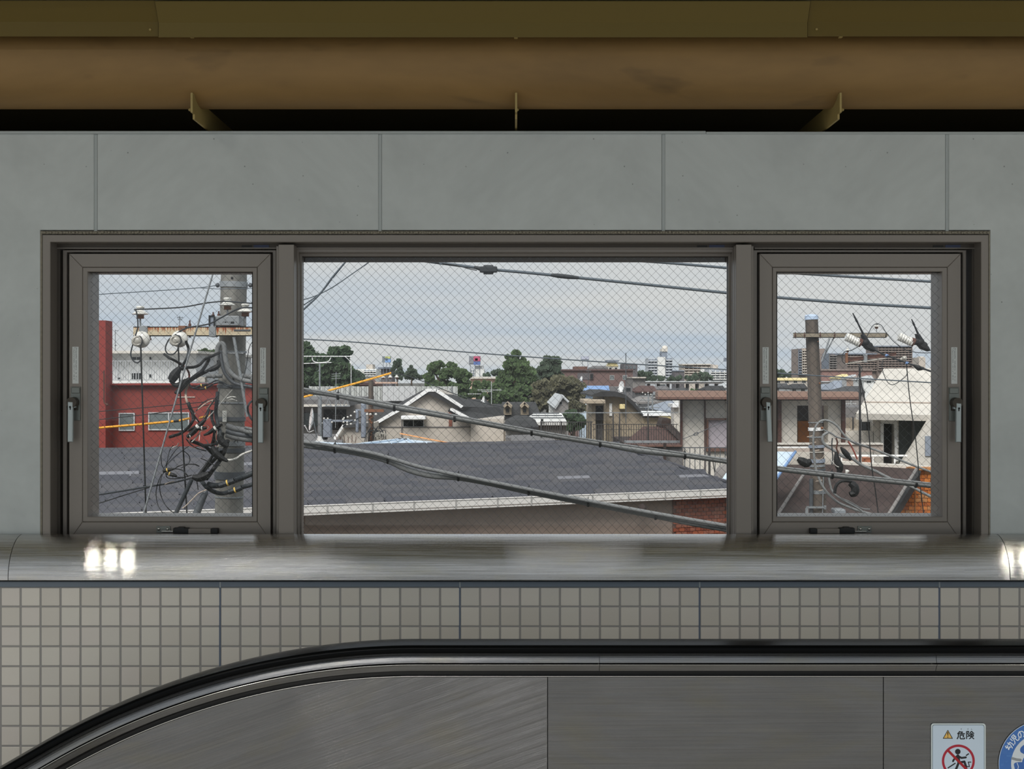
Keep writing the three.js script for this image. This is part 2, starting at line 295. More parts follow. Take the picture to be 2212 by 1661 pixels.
// ================================================================== STAINLESS LEDGE COVER UNDER THE WINDOWS
// profile runs swept along a path; n runs down from the path, z is depth
function sweep(path, runs, sign = -1) {
  const pos = [], nor = [], uv = [], idx = []; let len = [0];
  for (let i = 1; i < path.length; i++) len.push(len[i - 1] + Math.hypot(path[i].x - path[i - 1].x, path[i].y - path[i - 1].y));
  let v0 = 0;
  for (const run of runs) {
    const base = pos.length / 3, m = run.length; let v = v0; const vs = [];
    for (let j = 0; j < m; j++) { if (j) v += Math.hypot(run[j][0] - run[j - 1][0], run[j][1] - run[j - 1][1]); vs.push(v); }
    v0 = v;
    for (let i = 0; i < path.length; i++) for (let j = 0; j < m; j++) {
      const { x, y, tx, ty } = path[i], nx = ty, ny = -tx, a = run[Math.max(0, j - 1)], b = run[Math.min(m - 1, j + 1)], dn = b[0] - a[0], dz = b[1] - a[1], l = Math.hypot(dn, dz) || 1;
      pos.push(x + nx * run[j][0], y + ny * run[j][0], run[j][1]);
      nor.push(nx * sign * dz / l, ny * sign * dz / l, -sign * dn / l);
      uv.push(len[i], vs[j]);
    }
    for (let i = 0; i + 1 < path.length; i++) for (let j = 0; j + 1 < m; j++) {
      const p = base + i * m + j, q = p + m;
      idx.push(p, p + 1, q, q, p + 1, q + 1);
    }
  }
  const g = new THREE.BufferGeometry().setAttribute('position', new THREE.Float32BufferAttribute(pos, 3)).setAttribute('normal', new THREE.Float32BufferAttribute(nor, 3)).setAttribute('uv', new THREE.Float32BufferAttribute(uv, 2));
  const [a, b, c] = idx, A = V(...pos.slice(a * 3, a * 3 + 3)), B = V(...pos.slice(b * 3, b * 3 + 3)), C = V(...pos.slice(c * 3, c * 3 + 3));
  if (B.sub(A).cross(C.sub(A)).dot(V(...nor.slice(a * 3, a * 3 + 3))) < 0) for (let k = 0; k < idx.length; k += 3) [idx[k + 1], idx[k + 2]] = [idx[k + 2], idx[k + 1]];
  g.setIndex(idx); return g;
}
const straight = (x0, x1, y, n = 2) => Array.from({ length: n }, (_, i) => ({ x: x0 + (x1 - x0) * i / (n - 1), y, tx: 1, ty: 0 }));
{
  const o = structure('trim_1');
  const yb = Y(1253, 2.96), a = 0.085, b = LEDGE - yb, arc = [];
  for (let k = 0; k <= 28; k++) { const t = Math.PI / 2 * (1 - k / 28); arc.push([b - b * Math.sin(t), -2.96 - a + a * Math.cos(t)]); }
  const runs = [[[0.03, -2.962 - a], [0.004, -2.962 - a], [0.0008, -2.9615 - a], [0, -2.96 - a]], arc, [[b, -2.96], [b + 0.0015, -2.9615], [b + 0.0015, -2.99]]];
  const xs = [-8, -4.6, -1.1775, 1.1512, 4.6, 8];
  for (let i = 0; i + 1 < xs.length; i++) part(o, 'ledge_cover', sweep(straight(xs[i] + 0.0007, xs[i + 1] - 0.0007, LEDGE, 8), runs), M.sill);
  part(o, 'ledge_liner', [sweep(straight(-8, 8, LEDGE - 0.0025, 2), runs.slice(0, 2).map((r) => r.map(([n, z]) => [n, z - 0.002])))], M.black);
  part(o, 'seal_strip', rbox(-4000, 1256, 6000, 1268.5, TILE - 0.003, 0.012, 0.002), M.strip);
  for (let k = -1; k <= 4; k++) part(o, 'strip_joint', pbox(474 + k * 518, 1257, 477 + k * 518, 1269, TILE - 0.0038, 0.004), M.sealant);
}

// ================================================================== WINDOWS
{
  const o = structure('trim_2');                                                  // the bronze frame round the three windows, with its two posts
  const D = WALL - 0.004;
  part(o, 'outer_frame', ring([91.5, 507, 2135.5, 1176], [108.6, 523, 2119.5, 1170], D, 0.15), M.frame);
  part(o, 'head_track', [ring([104, 518, 2124, 1176], [129, 535.4, 2100, 1170], WALL + 0.042, 0.1)], M.frameDark);
  part(o, 'head_bead', [pbox(120, 534.8, 597, 537, WALL + 0.04, 0.02), pbox(637, 534.6, 1588, 537, WALL + 0.04, 0.02), pbox(1630, 535, 2108, 537, WALL + 0.04, 0.02)], M.frame);
  for (const [a, b, c, d] of [[601.5, 635, 596.5, 637.5], [1590, 1623.5, 1586.5, 1628]]) {
    const g = part(o, 'window_post', [rbox(a, 528, b, 1180, WALL + 0.003, 0.13, 0.0015)], M.frame);
    part(g, 'post_rebate', rbox(c, 531, d, 1180, WALL + 0.02, 0.11, 0.0015), M.frame);
  }
  for (const [x, n] of [[522, 1], [1506, 1], [2016, 1]]) { part(o, 'maker_label', pbox(x, 530, x + 22, 534.6, WALL + 0.0405, 0.001), M.black); part(o, 'maker_label', pbox(x + 26, 529, x + 59, 534.6, WALL + 0.0405, 0.001), std(css(52, 62, 92), 0.5)); }
  const bead = []; for (let x = 90; x < 2138; x += 7) bead.push(ball(x + rr(-2, 2), 502 + rr(-0.6, 1.2), WALL - 0.001, rr(3.2, 4.6), 0.75, 6));
  part(o, 'sealant_bead', [bead, pbox(88, 499, 2139, 505.5, WALL - 0.0005, 0.004), pbox(86.5, 499, 91, 1176, WALL + 0.001, 0.01), pbox(2136, 499, 2140, 1176, WALL + 0.001, 0.01)], M.caulk);
  part(o, 'frame_gap', [pbox(92, 505, 2136, 507.6, WALL + 0.001, 0.004)], M.gasket);
}
function wires(x0, y0, x1, y1, d, phase) {                                          // the crossed wires cast into the glass
  const list = [], pitch = 18.9, h = y1 - y0;
  for (const s of [1, -1]) for (let x = x0 - (s > 0 ? h : 0) + phase; x < x1 + (s > 0 ? 0 : h); x += pitch) {
    // a line x + s * t, y0 + t, clipped to the pane
    const lo = Math.max(0, s > 0 ? x0 - x : x - x1), hi = Math.min(h, s > 0 ? x1 - x : x - x0);
    if (hi - lo > 2) list.push(bar(P(x + s * lo, y0 + lo, d), P(x + s * hi, y0 + hi, d), S(s > 0 ? 0.28 : 0.21, d), S(s > 0 ? 0.28 : 0.21, d), 4));
  }
  return list;
}
const stickerTex = (() => {                                                         // small print, too small to read
  const c = document.createElement('canvas'); c.width = 56; c.height = 320; const g = c.getContext('2d');
  g.fillStyle = '#cfd3d2'; g.fillRect(0, 0, 56, 320); g.fillStyle = '#4a4c4e';
  for (let y = 14; y < 300; y += 6.2) { if (y > 210 && rnd() < 0.45) continue; for (const x of [13, 32]) if (rnd() < 0.86) for (let k = 0; k < 4; k++) g.fillRect(x + rr(-4, 3), y + rr(-2, 2), rr(2, 7), 1.3); }
  g.strokeStyle = '#3c3e40'; g.lineWidth = 2; g.beginPath(); g.moveTo(12, 12); g.lineTo(28, 7); g.lineTo(44, 12); g.stroke();
  const t = new THREE.CanvasTexture(c); t.colorSpace = THREE.SRGBColorSpace; return t;
})();
const stickerMat = std(0xffffff, 0.6, { map: stickerTex });
const SASH = WALL + 0.038;
function sticker(o, x0, y0, x1, y1) { const g = new THREE.BoxGeometry(S(x1 - x0, SASH), S(y1 - y0, SASH), 0.0006).translate(X((x0 + x1) / 2, SASH), Y((y0 + y1) / 2, SASH), -SASH + 0.0006); part(o, 'sticker', g, stickerMat, 'white strip of small print'); }
function handle(o, bx0, bx1, by0, by1, lx0, lx1, ly0, ly1, tilt, kx, flip) {
  const D = SASH - 0.006, h = part(o, 'window_handle', [rbox(bx0, by0, bx1, by1, SASH - 0.004, 0.006, 0.001)], M.handlePlate);
  part(h, 'cover_cap', [rbox(bx0 + 1.5, by0 + 1.5, bx1 - 1.5, by0 + 14, SASH - 0.007, 0.006, 0.0015)], M.handlePlate);
  const kyc = (by0 + by1) / 2 - 1;
  part(h, 'knob', [new THREE.CylinderGeometry(S(11, D), S(11.6, D), 0.022, 22).rotateX(Math.PI / 2).translate(X(kx, D), Y(kyc - 2, D), -D + 0.008), pbox(kx - 8, kyc, kx + 8, kyc + 15, D - 0.002, 0.008)], M.handleKnob);
  const dz = SASH - 0.026, w = lx1 - lx0;
  part(h, 'lever', [ppoly([[lx0, ly0], [lx1, ly0 + 1], [lx1 + tilt, ly1], [lx0 + tilt, ly1]], dz, 0.009, 0.0016), rbox(Math.min(kx, lx0 + w / 2) - 3, ly0 + 2, Math.max(kx, lx0 + w / 2) + 3, ly0 + 14, dz + 0.006, 0.012, 0.001)], M.lever);
  part(h, 'keyhole', [new THREE.CylinderGeometry(S(2.1, dz), S(2.1, dz), 0.0012, 12).rotateX(Math.PI / 2).translate(X((lx0 + lx1) / 2 + tilt * 0.15, dz), Y(ly0 + 12, dz), -dz + 0.0004), pbox((lx0 + lx1) / 2 - 0.9 + tilt * 0.15, ly0 + 12, (lx0 + lx1) / 2 + 0.9 + tilt * 0.15, ly0 + 18, dz - 0.001, 0.001)], M.gasket);
}
function casement(name, o4, i4, beadOuter, phase, mirrored) {
  const o = structure(name), [ox0, oy0, ox1] = o4, [ix0, iy0, ix1, iy1] = i4;
  // fixed rebate of the frame round the sash
  part(o, 'window_frame', ring([ox0 - 14, oy0 - 8, ox1 + 12, 1178], [ox0 - 4.6, oy0 - 2.6, ox1 + 4, 1172], WALL + 0.05, 0.08), M.frame);
  part(o, 'window_seal', ring([ox0 - 6, oy0 - 5, ox1 + 6, 1174], [ox0 + 6, oy0 + 6, ox1 - 6, 1150], WALL + 0.075, 0.02), M.gasket);
  // the sash: four mitred members
  const f = (pts) => ppoly(pts, SASH, 0.095, 0.0012), [bx0, by0, bx1, by1] = beadOuter, ob = 1168;
  for (const pts of [[[ox0, oy0], [ox1, oy0], [bx1, by0], [bx0, by0]], [[ox1, oy0], [ox1, ob], [bx1, by1], [bx1, by0]], [[ox1, ob], [ox0, ob], [bx0, by1], [bx1, by1]], [[ox0, ob], [ox0, oy0], [bx0, by0], [bx0, by1]]]) part(o, 'sash_member', f(pts), M.frame);
  part(o, 'glazing_bead', ring([bx0 + 0.4, by0 + 0.4, bx1 - 0.4, by1 - 0.4], [ix0, iy0, ix1, iy1], SASH + 0.002, 0.085), M.frame);
  part(o, 'glass_gasket', ring([ix0 - 1.2, iy0 - 1.2, ix1 + 1.2, iy1 + 1.2], [ix0 + 1.6, iy0 + 2.2, ix1 - 1.6, iy1 - 1.2], SASH + 0.016, 0.004, 0.0005), M.gasket);
  const GD = SASH + 0.021;
  part(o, 'glass', new THREE.PlaneGeometry(S(ix1 - ix0, GD), S(iy1 - iy0, GD)).translate(X((ix0 + ix1) / 2, GD), Y((iy0 + iy1) / 2, GD), -GD), M.glass);
  stuff(part(o, 'wire_mesh', wires(ix0, iy0, ix1, iy1, GD + 0.003, phase), M.wire));
  // stay arm at the foot of the sash
  const m = (x) => mirrored ? mirrored - x : x, q = (a, b) => [Math.min(m(a), m(b)), Math.max(m(a), m(b))];
  const mk = (a, b, y0, y1, d, t, r) => { const [s, e] = q(a, b); return rbox(s, y0, e, y1, d, t, r); };
  const st = part(o, 'stay_hinge', [mk(337.7, 367.5, 1136.5, 1150.8, SASH - 0.003, 0.004, 0.0006)], M.handlePlate);
  for (const x of [343, 362]) part(st, 'screw', ball(m(x), 1142.5, SASH - 0.003, 3.6, 1, 10).scale(1, 1, 1), M.chrome);
  part(st, 'stay_rod', [mk(348, 374, 1146.5, 1149.5, SASH - 0.008, 0.004, 0.001)], M.chrome);
  const b = part(o, 'stay_arm', [mk(373.7, 407, 1140.5, 1153, SASH - 0.014, 0.016, 0.002), mk(383, 398, 1138.6, 1143, SASH - 0.014, 0.014, 0.002), mk(454.5, 470.3, 1141.7, 1153, SASH - 0.014, 0.016, 0.002)], M.black);
  part(b, 'stay_bar', mk(404.6, 455, 1142.2, 1152.6, SASH - 0.013, 0.01, 0.001), M.frame);
  return o;
}
{
  const a = casement('window_1', [149.2, 547.8, 584.6], [189.5, 587.2, 545.8, 1116], [178, 577, 556, 1127.6], 4, 0);
  sticker(a, 156.6, 749, 170, 828.5); sticker(a, 562, 751, 574.6, 829);
  handle(a, 152.5, 173, 835.5, 908.5, 145.6, 157.2, 867, 955, -0.4, 159.5);
  handle(a, 558.5, 579.5, 837.5, 910.5, 556.8, 568.6, 870, 957, -0.3, 566);
  const c = casement('window_3', [1640.6, 547.8, 2075.6], [1677.6, 586.8, 2035, 1116], [1668.4, 577, 2047, 1127.6], 11, 2220.5);
  sticker(c, 1647, 750, 1660.4, 829); sticker(c, 2054.6, 750, 2067.6, 829);
  handle(c, 1643, 1664.5, 835.5, 908.5, 1654.6, 1665, 867.5, 955, 3.8, 1654);
  handle(c, 2050.4, 2072.4, 836.5, 909.5, 2066, 2077.5, 870, 955.5, -0.6, 2063.5);
  const o = structure('window_2');
  part(o, 'window_frame', ring([632, 529, 1592, 1178], [645, 545.4, 1581.5, 1172], WALL + 0.048, 0.03), M.frame);
  part(o, 'frame_recess', ring([636, 540, 1588, 1178], [646.5, 546.4, 1580, 1172], WALL + 0.062, 0.03), M.frameDark);
  part(o, 'glazing_bead', ring([640, 545.6, 1584, 1178], [652, 553.6, 1573.6, 1170], WALL + 0.07, 0.03), M.frame);
  part(o, 'glass_gasket', ring([650, 552, 1575, 1172], [653.4, 555.4, 1571.6, 1166], WALL + 0.08, 0.006, 0.0005), M.gasket);
  const GD = WALL + 0.086;
  part(o, 'glass', new THREE.PlaneGeometry(S(924, GD), S(620, GD)).translate(X(1112, GD), Y(861, GD), -GD), M.glass);
  stuff(part(o, 'wire_mesh', wires(650, 552, 1575, 1168, GD + 0.003, 7), M.wire));
  part(o, 'outer_head_bar', rbox(630, 520, 1595, 565, WALL + 0.12, 0.025, 0.002), M.frameDark);
}

// ================================================================== PIPE, BRACKETS, YELLOW METAL COVERS
{
  const o = thing('overhead_pipe', 'thick brown painted pipe running the whole width above the windows', 'pipe');
  const d = 3.0, r = 0.101, yc = Y(236, d) + r * 1.02, seams = [-7, -4.2, 4.2, 7];
  for (let i = 0; i + 1 < seams.length; i++) {
    const g = new THREE.CylinderGeometry(r, r, seams[i + 1] - seams[i] - 0.002, 72, 1, true).rotateZ(Math.PI / 2).translate((seams[i] + seams[i + 1]) / 2, yc, -d), p = g.attributes.position, uv = g.attributes.uv;
    for (let k = 0; k < p.count; k++) uv.setXY(k, p.getX(k), uv.getX(k));
    part(o, 'pipe_section', g, M.pipe);
  }
  for (const x of [-2110, -1406, -292, 411, 1116.5, 1819, 2520, 3222, 3925]) {
    const xx = X(x < 1000 ? x + 1.6 : x - 1.6, 2.92) , yb = EYE + 0.5965, b = part(o, 'bracket', [bx(xx - 0.0024, yb, -3.4, xx + 0.0024, yc - r * 0.86, -2.945), bx(xx - 0.0024, yb + 0.012, -2.946, xx + 0.0024, yc - r * 0.8, -2.925)], M.bracket);
    part(b, 'weld', ball(x, 237, 2.95, 4.5, 0.8, 8), M.bracket);
  }
  settle(o);
}
{
  const o = structure('trim_3');
  const cover = (x0, x1, d, lower, mid, upper, m, dx) => {
    const A = (x, y, dd) => P(x, y, dd), xa = X(x0, d), xb = X(x1, d), q = (px, py, dd) => V(px, Y(py, dd), -dd);
    part(o, 'metal_cover', [slab([q(xa, lower, d), q(xb, lower, d), q(xb, mid, d), q(xa, mid, d)], 0.0016), slab([q(xa, mid, d), q(xb, mid, d), q(xb, upper, d - 0.03), q(xa, upper, d - 0.03)], 0.0016, V(0, -0.6, 0.8)), slab([q(xa, lower, d), q(xb, lower, d), q(xb, lower + 0.4, d + 0.02), q(xa, lower + 0.4, d + 0.02)], 0.0016, V(0, -1, 0))], m);
  };
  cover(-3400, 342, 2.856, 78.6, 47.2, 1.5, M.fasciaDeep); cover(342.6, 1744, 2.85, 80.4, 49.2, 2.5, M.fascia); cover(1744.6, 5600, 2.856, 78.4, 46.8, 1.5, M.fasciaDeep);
  for (const [x, y] of [[324.5, 64], [1764, 63]]) part(o, 'rivet', ball(x, y, 2.855, 3, 1, 10), M.bracket);
  for (const [x, y] of [[413, 78], [1114.5, 79.5], [1817, 78]]) part(o, 'clip', rbox(x - 4, y - 3, x + 4, y + 2, 2.858, 0.012, 0.001), M.bracket);
  part(o, 'upper_duct', bx(-8, Y(-2, 2.82), -2.9, 8, 3.1, -2.8), M.ceiling);
}

// ================================================================== ESCALATOR
{
  const o = thing('escalator', 'escalator side with black rubber handrail curving down to the left over brushed steel panels', 'escalator');
  const D0 = 2.48, Yr = Y(1395, D0), pr = (py, d) => [Yr - Y(py, d), -d];
  const pts = (x0, x1, step = 9) => { const a = []; const n = Math.max(2, Math.ceil((x1 - x0) / step)); for (let i = 0; i <= n; i++) { const x = x0 + (x1 - x0) * i / n, e = 0.5, dy = (yPath(x + e) - yPath(x - e)) / (2 * e), l = Math.hypot(1, dy); a.push({ x: X(x, D0), y: Y(yPath(x), D0), tx: 1 / l, ty: -dy / l }); } return a; };
  const hr = [], arcPt = (cn, cz, r, a0, a1, n) => { for (let k = 0; k <= n; k++) { const a = a0 + (a1 - a0) * k / n; hr.push([cn - r * Math.sin(a), cz + r * Math.cos(a)]); } };
  hr.push([0.022, -2.552], [0.026, -2.558]);
  arcPt(0.014, -2.548, 0.0135, Math.PI, Math.PI / 2, 8); hr.push([-0.0012, -2.53], [-0.0016, -2.52], [-0.0012, -2.505]);
  arcPt(0.0085, -2.4885, 0.0085, Math.PI / 2, -Math.PI * 0.3, 12); hr.push([0.0185, -2.489], [0.0185, -2.5]);
  part(o, 'handrail', sweep(pts(-700, 2900), [hr]), M.blackRubber);
  part(o, 'handrail_guide', sweep(pts(-700, 2900), [[[0.004, -2.5], [0.022, -2.5]]]), M.black);
  const cuts = [-700, 1296.5, 2030.5, 2900];
  const prof = {
    upper_trim: [[pr(1410, 2.512), pr(1411.4, 2.503), pr(1432, 2.5)], [pr(1432, 2.5), pr(1432.4, 2.516), pr(1435, 2.516)]],
    lip_trim: [[pr(1434.4, 2.51), pr(1434.6, 2.499), pr(1435.6, 2.4955), pr(1437, 2.4965), pr(1438, 2.499)]],
    lower_trim: [[pr(1438, 2.499), pr(1449, 2.506)], [pr(1449, 2.506), pr(1449.6, 2.534)]],
  };
  for (let i = 0; i < 3; i++) {
    const p = pts(cuts[i] + 0.5, cuts[i + 1] - 0.5);
    part(o, 'upper_trim', sweep(p, prof.upper_trim), M.trimSteel); part(o, 'lip_trim', sweep(p, prof.lip_trim), M.lip); part(o, 'lower_trim', sweep(p, prof.lower_trim), M.trimSteel);
  }
  part(o, 'trim_recess', sweep(pts(-700, 2900), [[pr(1446, 2.534), pr(1462, 2.534)]]), M.recess);
  part(o, 'lip_trim', sweep(pts(-700, 2900), [[pr(1459.6, 2.532), pr(1459.8, 2.517), pr(1461, 2.5145), pr(1462.2, 2.517)]]), M.lip);
  // side panels: flat sheets, the brushed grain of the first one lying along the slope
  const sheet = (xa, xb, ang) => {
    const path = pts(xa, xb), [n0] = pr(1462.6, 2.52), pos = [], uv = [], idx = [], c = Math.cos(ang), s = Math.sin(ang);
    path.forEach((q, i) => { for (const n of [n0, 0.72]) { const x = q.x + q.ty * n, y = q.y - q.tx * n; pos.push(x, y, -2.52); uv.push(x * c + y * s, -x * s + y * c); } if (i) { const k = i * 2; idx.push(k - 2, k - 1, k, k, k - 1, k + 1); } });
    const g = new THREE.BufferGeometry().setAttribute('position', new THREE.Float32BufferAttribute(pos, 3)).setAttribute('uv', new THREE.Float32BufferAttribute(uv, 2)); g.setIndex(idx); g.computeVertexNormals(); return g;
  };
  const seam = [-700, -420, 1184, 1921, 2660, 2900], back = (x) => CX + (x - CX) * 1;
  for (let i = 0; i + 1 < seam.length; i++) part(o, 'side_panel', sheet(seam[i] + 0.9, seam[i + 1] - 0.9, i < 2 ? (i ? 0.33 : Math.PI / 6) : 0), M.panelSteel);
  part(o, 'panel_backing', sweep(pts(-700, 2900), [[pr(1450, 2.536), pr(1470, 2.536), [0.72, -2.536]]]), M.black);
  part(o, 'outer_panel', sweep(pts(-700, 2900), [[[0.03, -2.556], [0.8, -2.556]]], 1), M.trimSteel);
  part(o, 'skirt', sweep(pts(-300, 2900), [[[0.722, -2.51], [0.9, -2.505]]]), M.recess);
  settle(o);
}

// ================================================================== STICKERS ON THE ESCALATOR SIDE
const strokes = {
  ki: [[[25, 25], [75, 18]], [[22, 45], [80, 37]], [[42, 5], [70, 62]], [[28, 66], [34, 86], [72, 88]]],
  ke: [[[18, 10], [12, 50], [20, 92]], [[38, 32], [92, 30]], [[70, 8], [72, 60], [56, 94]]],
  n: [[[52, 8], [14, 92]], [[28, 62], [42, 48], [54, 60], [58, 86], [74, 86], [90, 62]]],
  kikenA: [[[36, 4], [26, 20], [8, 36]], [[30, 14], [66, 14], [54, 32]], [[14, 34], [96, 34]], [[21, 34], [19, 68], [4, 97]], [[40, 50], [80, 50], [79, 70], [68, 72]], [[40, 50], [40, 84], [46, 93], [88, 93], [94, 78]]],
  kikenB: [[[9, 6], [9, 98]], [[9, 8], [34, 8], [22, 34], [35, 50], [31, 66], [18, 68]], [[67, 3], [56, 20], [38, 36]], [[67, 3], [80, 20], [98, 34]], [[54, 34], [82, 34]], [[47, 46], [89, 46], [89, 64], [47, 64], [47, 46]], [[68, 34], [68, 64]], [[67, 64], [58, 84], [38, 97]], [[70, 68], [80, 84], [98, 97]]],
  you: [[[30, 4], [12, 30], [36, 32]], [[46, 18], [10, 62], [46, 58]], [[38, 46], [50, 72]], [[54, 30], [94, 30], [90, 82], [76, 90]], [[74, 6], [70, 52], [46, 96]]],
  ji: [[[20, 8], [20, 50]], [[44, 8], [82, 8], [82, 50], [44, 50], [44, 8]], [[44, 29], [82, 29]], [[36, 56], [30, 80], [6, 97]], [[62, 56], [62, 86], [68, 94], [92, 94], [95, 78]]],
  no: [[[52, 18], [46, 58], [26, 82], [10, 64], [18, 34], [48, 14], [80, 28], [90, 58], [72, 86], [56, 94]]],
};
function glyph(g, name, x, y, size, lw, color) {
  g.save(); g.translate(x, y); g.scale(size / 100, size / 100); g.strokeStyle = color; g.lineWidth = lw; g.lineJoin = 'round'; g.lineCap = 'butt';
  for (const s of strokes[name]) { g.beginPath(); s.forEach(([a, b], i) => (i ? g.lineTo(a, b) : g.moveTo(a, b))); g.stroke(); }
  g.restore();
}
const DS = 2.518;
{
  const w = 118, h = 176, k = 7, c = document.createElement('canvas'); c.width = w * k; c.height = h * k; const g = c.getContext('2d');
  g.scale(k, k); const q = (x, y) => [x - 2011, y - 1562.5];                        // drawn in pixels of the photograph, from the sticker's corner
  const round = (x, y, ww, hh, r) => { g.beginPath(); g.moveTo(x + r, y); g.arcTo(x + ww, y, x + ww, y + hh, r); g.arcTo(x + ww, y + hh, x, y + hh, r); g.arcTo(x, y + hh, x, y, r); g.arcTo(x, y, x + ww, y, r); g.closePath(); };
  g.fillStyle = '#cdd6d6'; g.fillRect(0, 0, w, h);
  g.fillStyle = '#4a5a62'; round(2.6, 2.6, w - 5.2, h - 5.2, 5); g.fill(); g.fillStyle = '#c3d2e0'; round(3.6, 3.6, w - 7.2, h - 7.2, 4.4); g.fill();
  // warning triangle
  g.fillStyle = '#e0b45a'; g.strokeStyle = '#20242a'; g.lineWidth = 1.5; g.lineJoin = 'round';
  g.beginPath(); g.moveTo(...q(2047.3, 1577.4)); g.lineTo(...q(2057.3, 1594.8)); g.lineTo(...q(2037.3, 1594.8)); g.closePath(); g.fill(); g.stroke();
  g.fillStyle = '#181c22'; g.beginPath(); g.moveTo(...q(2045.9, 1581.5)); g.lineTo(...q(2048.7, 1581.5)); g.lineTo(...q(2047.8, 1589.5)); g.lineTo(...q(2046.8, 1589.5)); g.fill(); g.beginPath(); g.arc(...q(2047.3, 1592), 1.2, 0, 7); g.fill();
  glyph(g, 'kikenA', ...q(2066.5, 1578.4), 18.5, 13.5, '#14181e'); glyph(g, 'kikenB', ...q(2086.2, 1578.4), 18.2, 12.5, '#14181e');
  glyph(g, 'ki', ...q(2074.6, 1573.2), 3.4, 14, '#30363e'); glyph(g, 'ke', ...q(2089.2, 1573.2), 3.2, 14, '#30363e'); glyph(g, 'n', ...q(2097, 1573.2), 3.2, 14, '#30363e');
  // no riding on the rail: figure, rail and steps in a barred red circle
  const [cx, cy] = q(2070, 1643.6);
  g.strokeStyle = '#14161c'; g.fillStyle = '#14161c'; g.lineCap = 'round';
  g.beginPath(); g.arc(...q(2068.8, 1623.4), 6, 0, 7); g.fill();
  const ln = (lw, ...p) => { g.lineWidth = lw; g.beginPath(); p.forEach(([x, y], i) => (i ? g.lineTo(...q(x, y)) : g.moveTo(...q(x, y)))); g.stroke(); };
  ln(7, [2069, 1633], [2071, 1646]); ln(4.4, [2071, 1634], [2077, 1637], [2086, 1635.8]); ln(4.2, [2066, 1634], [2060, 1641], [2058.6, 1644]); ln(5, [2072, 1647], [2083, 1645], [2087, 1657]); ln(5, [2070, 1649], [2066, 1659], [2061, 1668]);
  g.lineCap = 'butt'; ln(2.6, [2047, 1659], [2064, 1648]); ln(2.6, [2086.5, 1632], [2092.8, 1627.6]); ln(2, [2098, 1646], [2091.4, 1646], [2094, 1655.6], [2086, 1655.6], [2089, 1666]);
  g.strokeStyle = '#a81830'; g.lineWidth = 5.2; g.beginPath(); g.arc(cx, cy, 33, 0, 7); g.stroke();
  g.lineWidth = 5.4; g.strokeStyle = '#a3121c'; g.beginPath(); g.moveTo(cx - 23, cy - 23.5); g.lineTo(cx + 23, cy + 23.5); g.stroke();
  const t = new THREE.CanvasTexture(c); t.colorSpace = THREE.SRGBColorSpace; t.anisotropy = 8;
  const r = 6, s = new THREE.Shape(), x0 = 0, y0 = 0; s.moveTo(r, 0); s.lineTo(w - r, 0); s.absarc(w - r, r, r, -Math.PI / 2, 0); s.lineTo(w, h - r); s.absarc(w - r, h - r, r, 0, Math.PI / 2); s.lineTo(r, h); s.absarc(r, h - r, r, Math.PI / 2, Math.PI); s.lineTo(0, r); s.absarc(r, r, r, Math.PI, Math.PI * 1.5);
  const geo = new THREE.ExtrudeGeometry(s, { depth: 1, bevelEnabled: false }), p = geo.attributes.position, uv = geo.attributes.uv;
  for (let i = 0; i < p.count; i++) uv.setXY(i, p.getX(i) / w, p.getY(i) / h);
  geo.scale(S(1, DS), S(1, DS), 0.0008).translate(X(2011, DS), Y(1562.5 + h, DS), -DS - 0.0004);
  single('warning_sticker', 'white rectangular sticker with yellow triangle and barred red circle on the escalator panel', 'sticker', geo, std(0xffffff, 0.4, { map: t }));
}
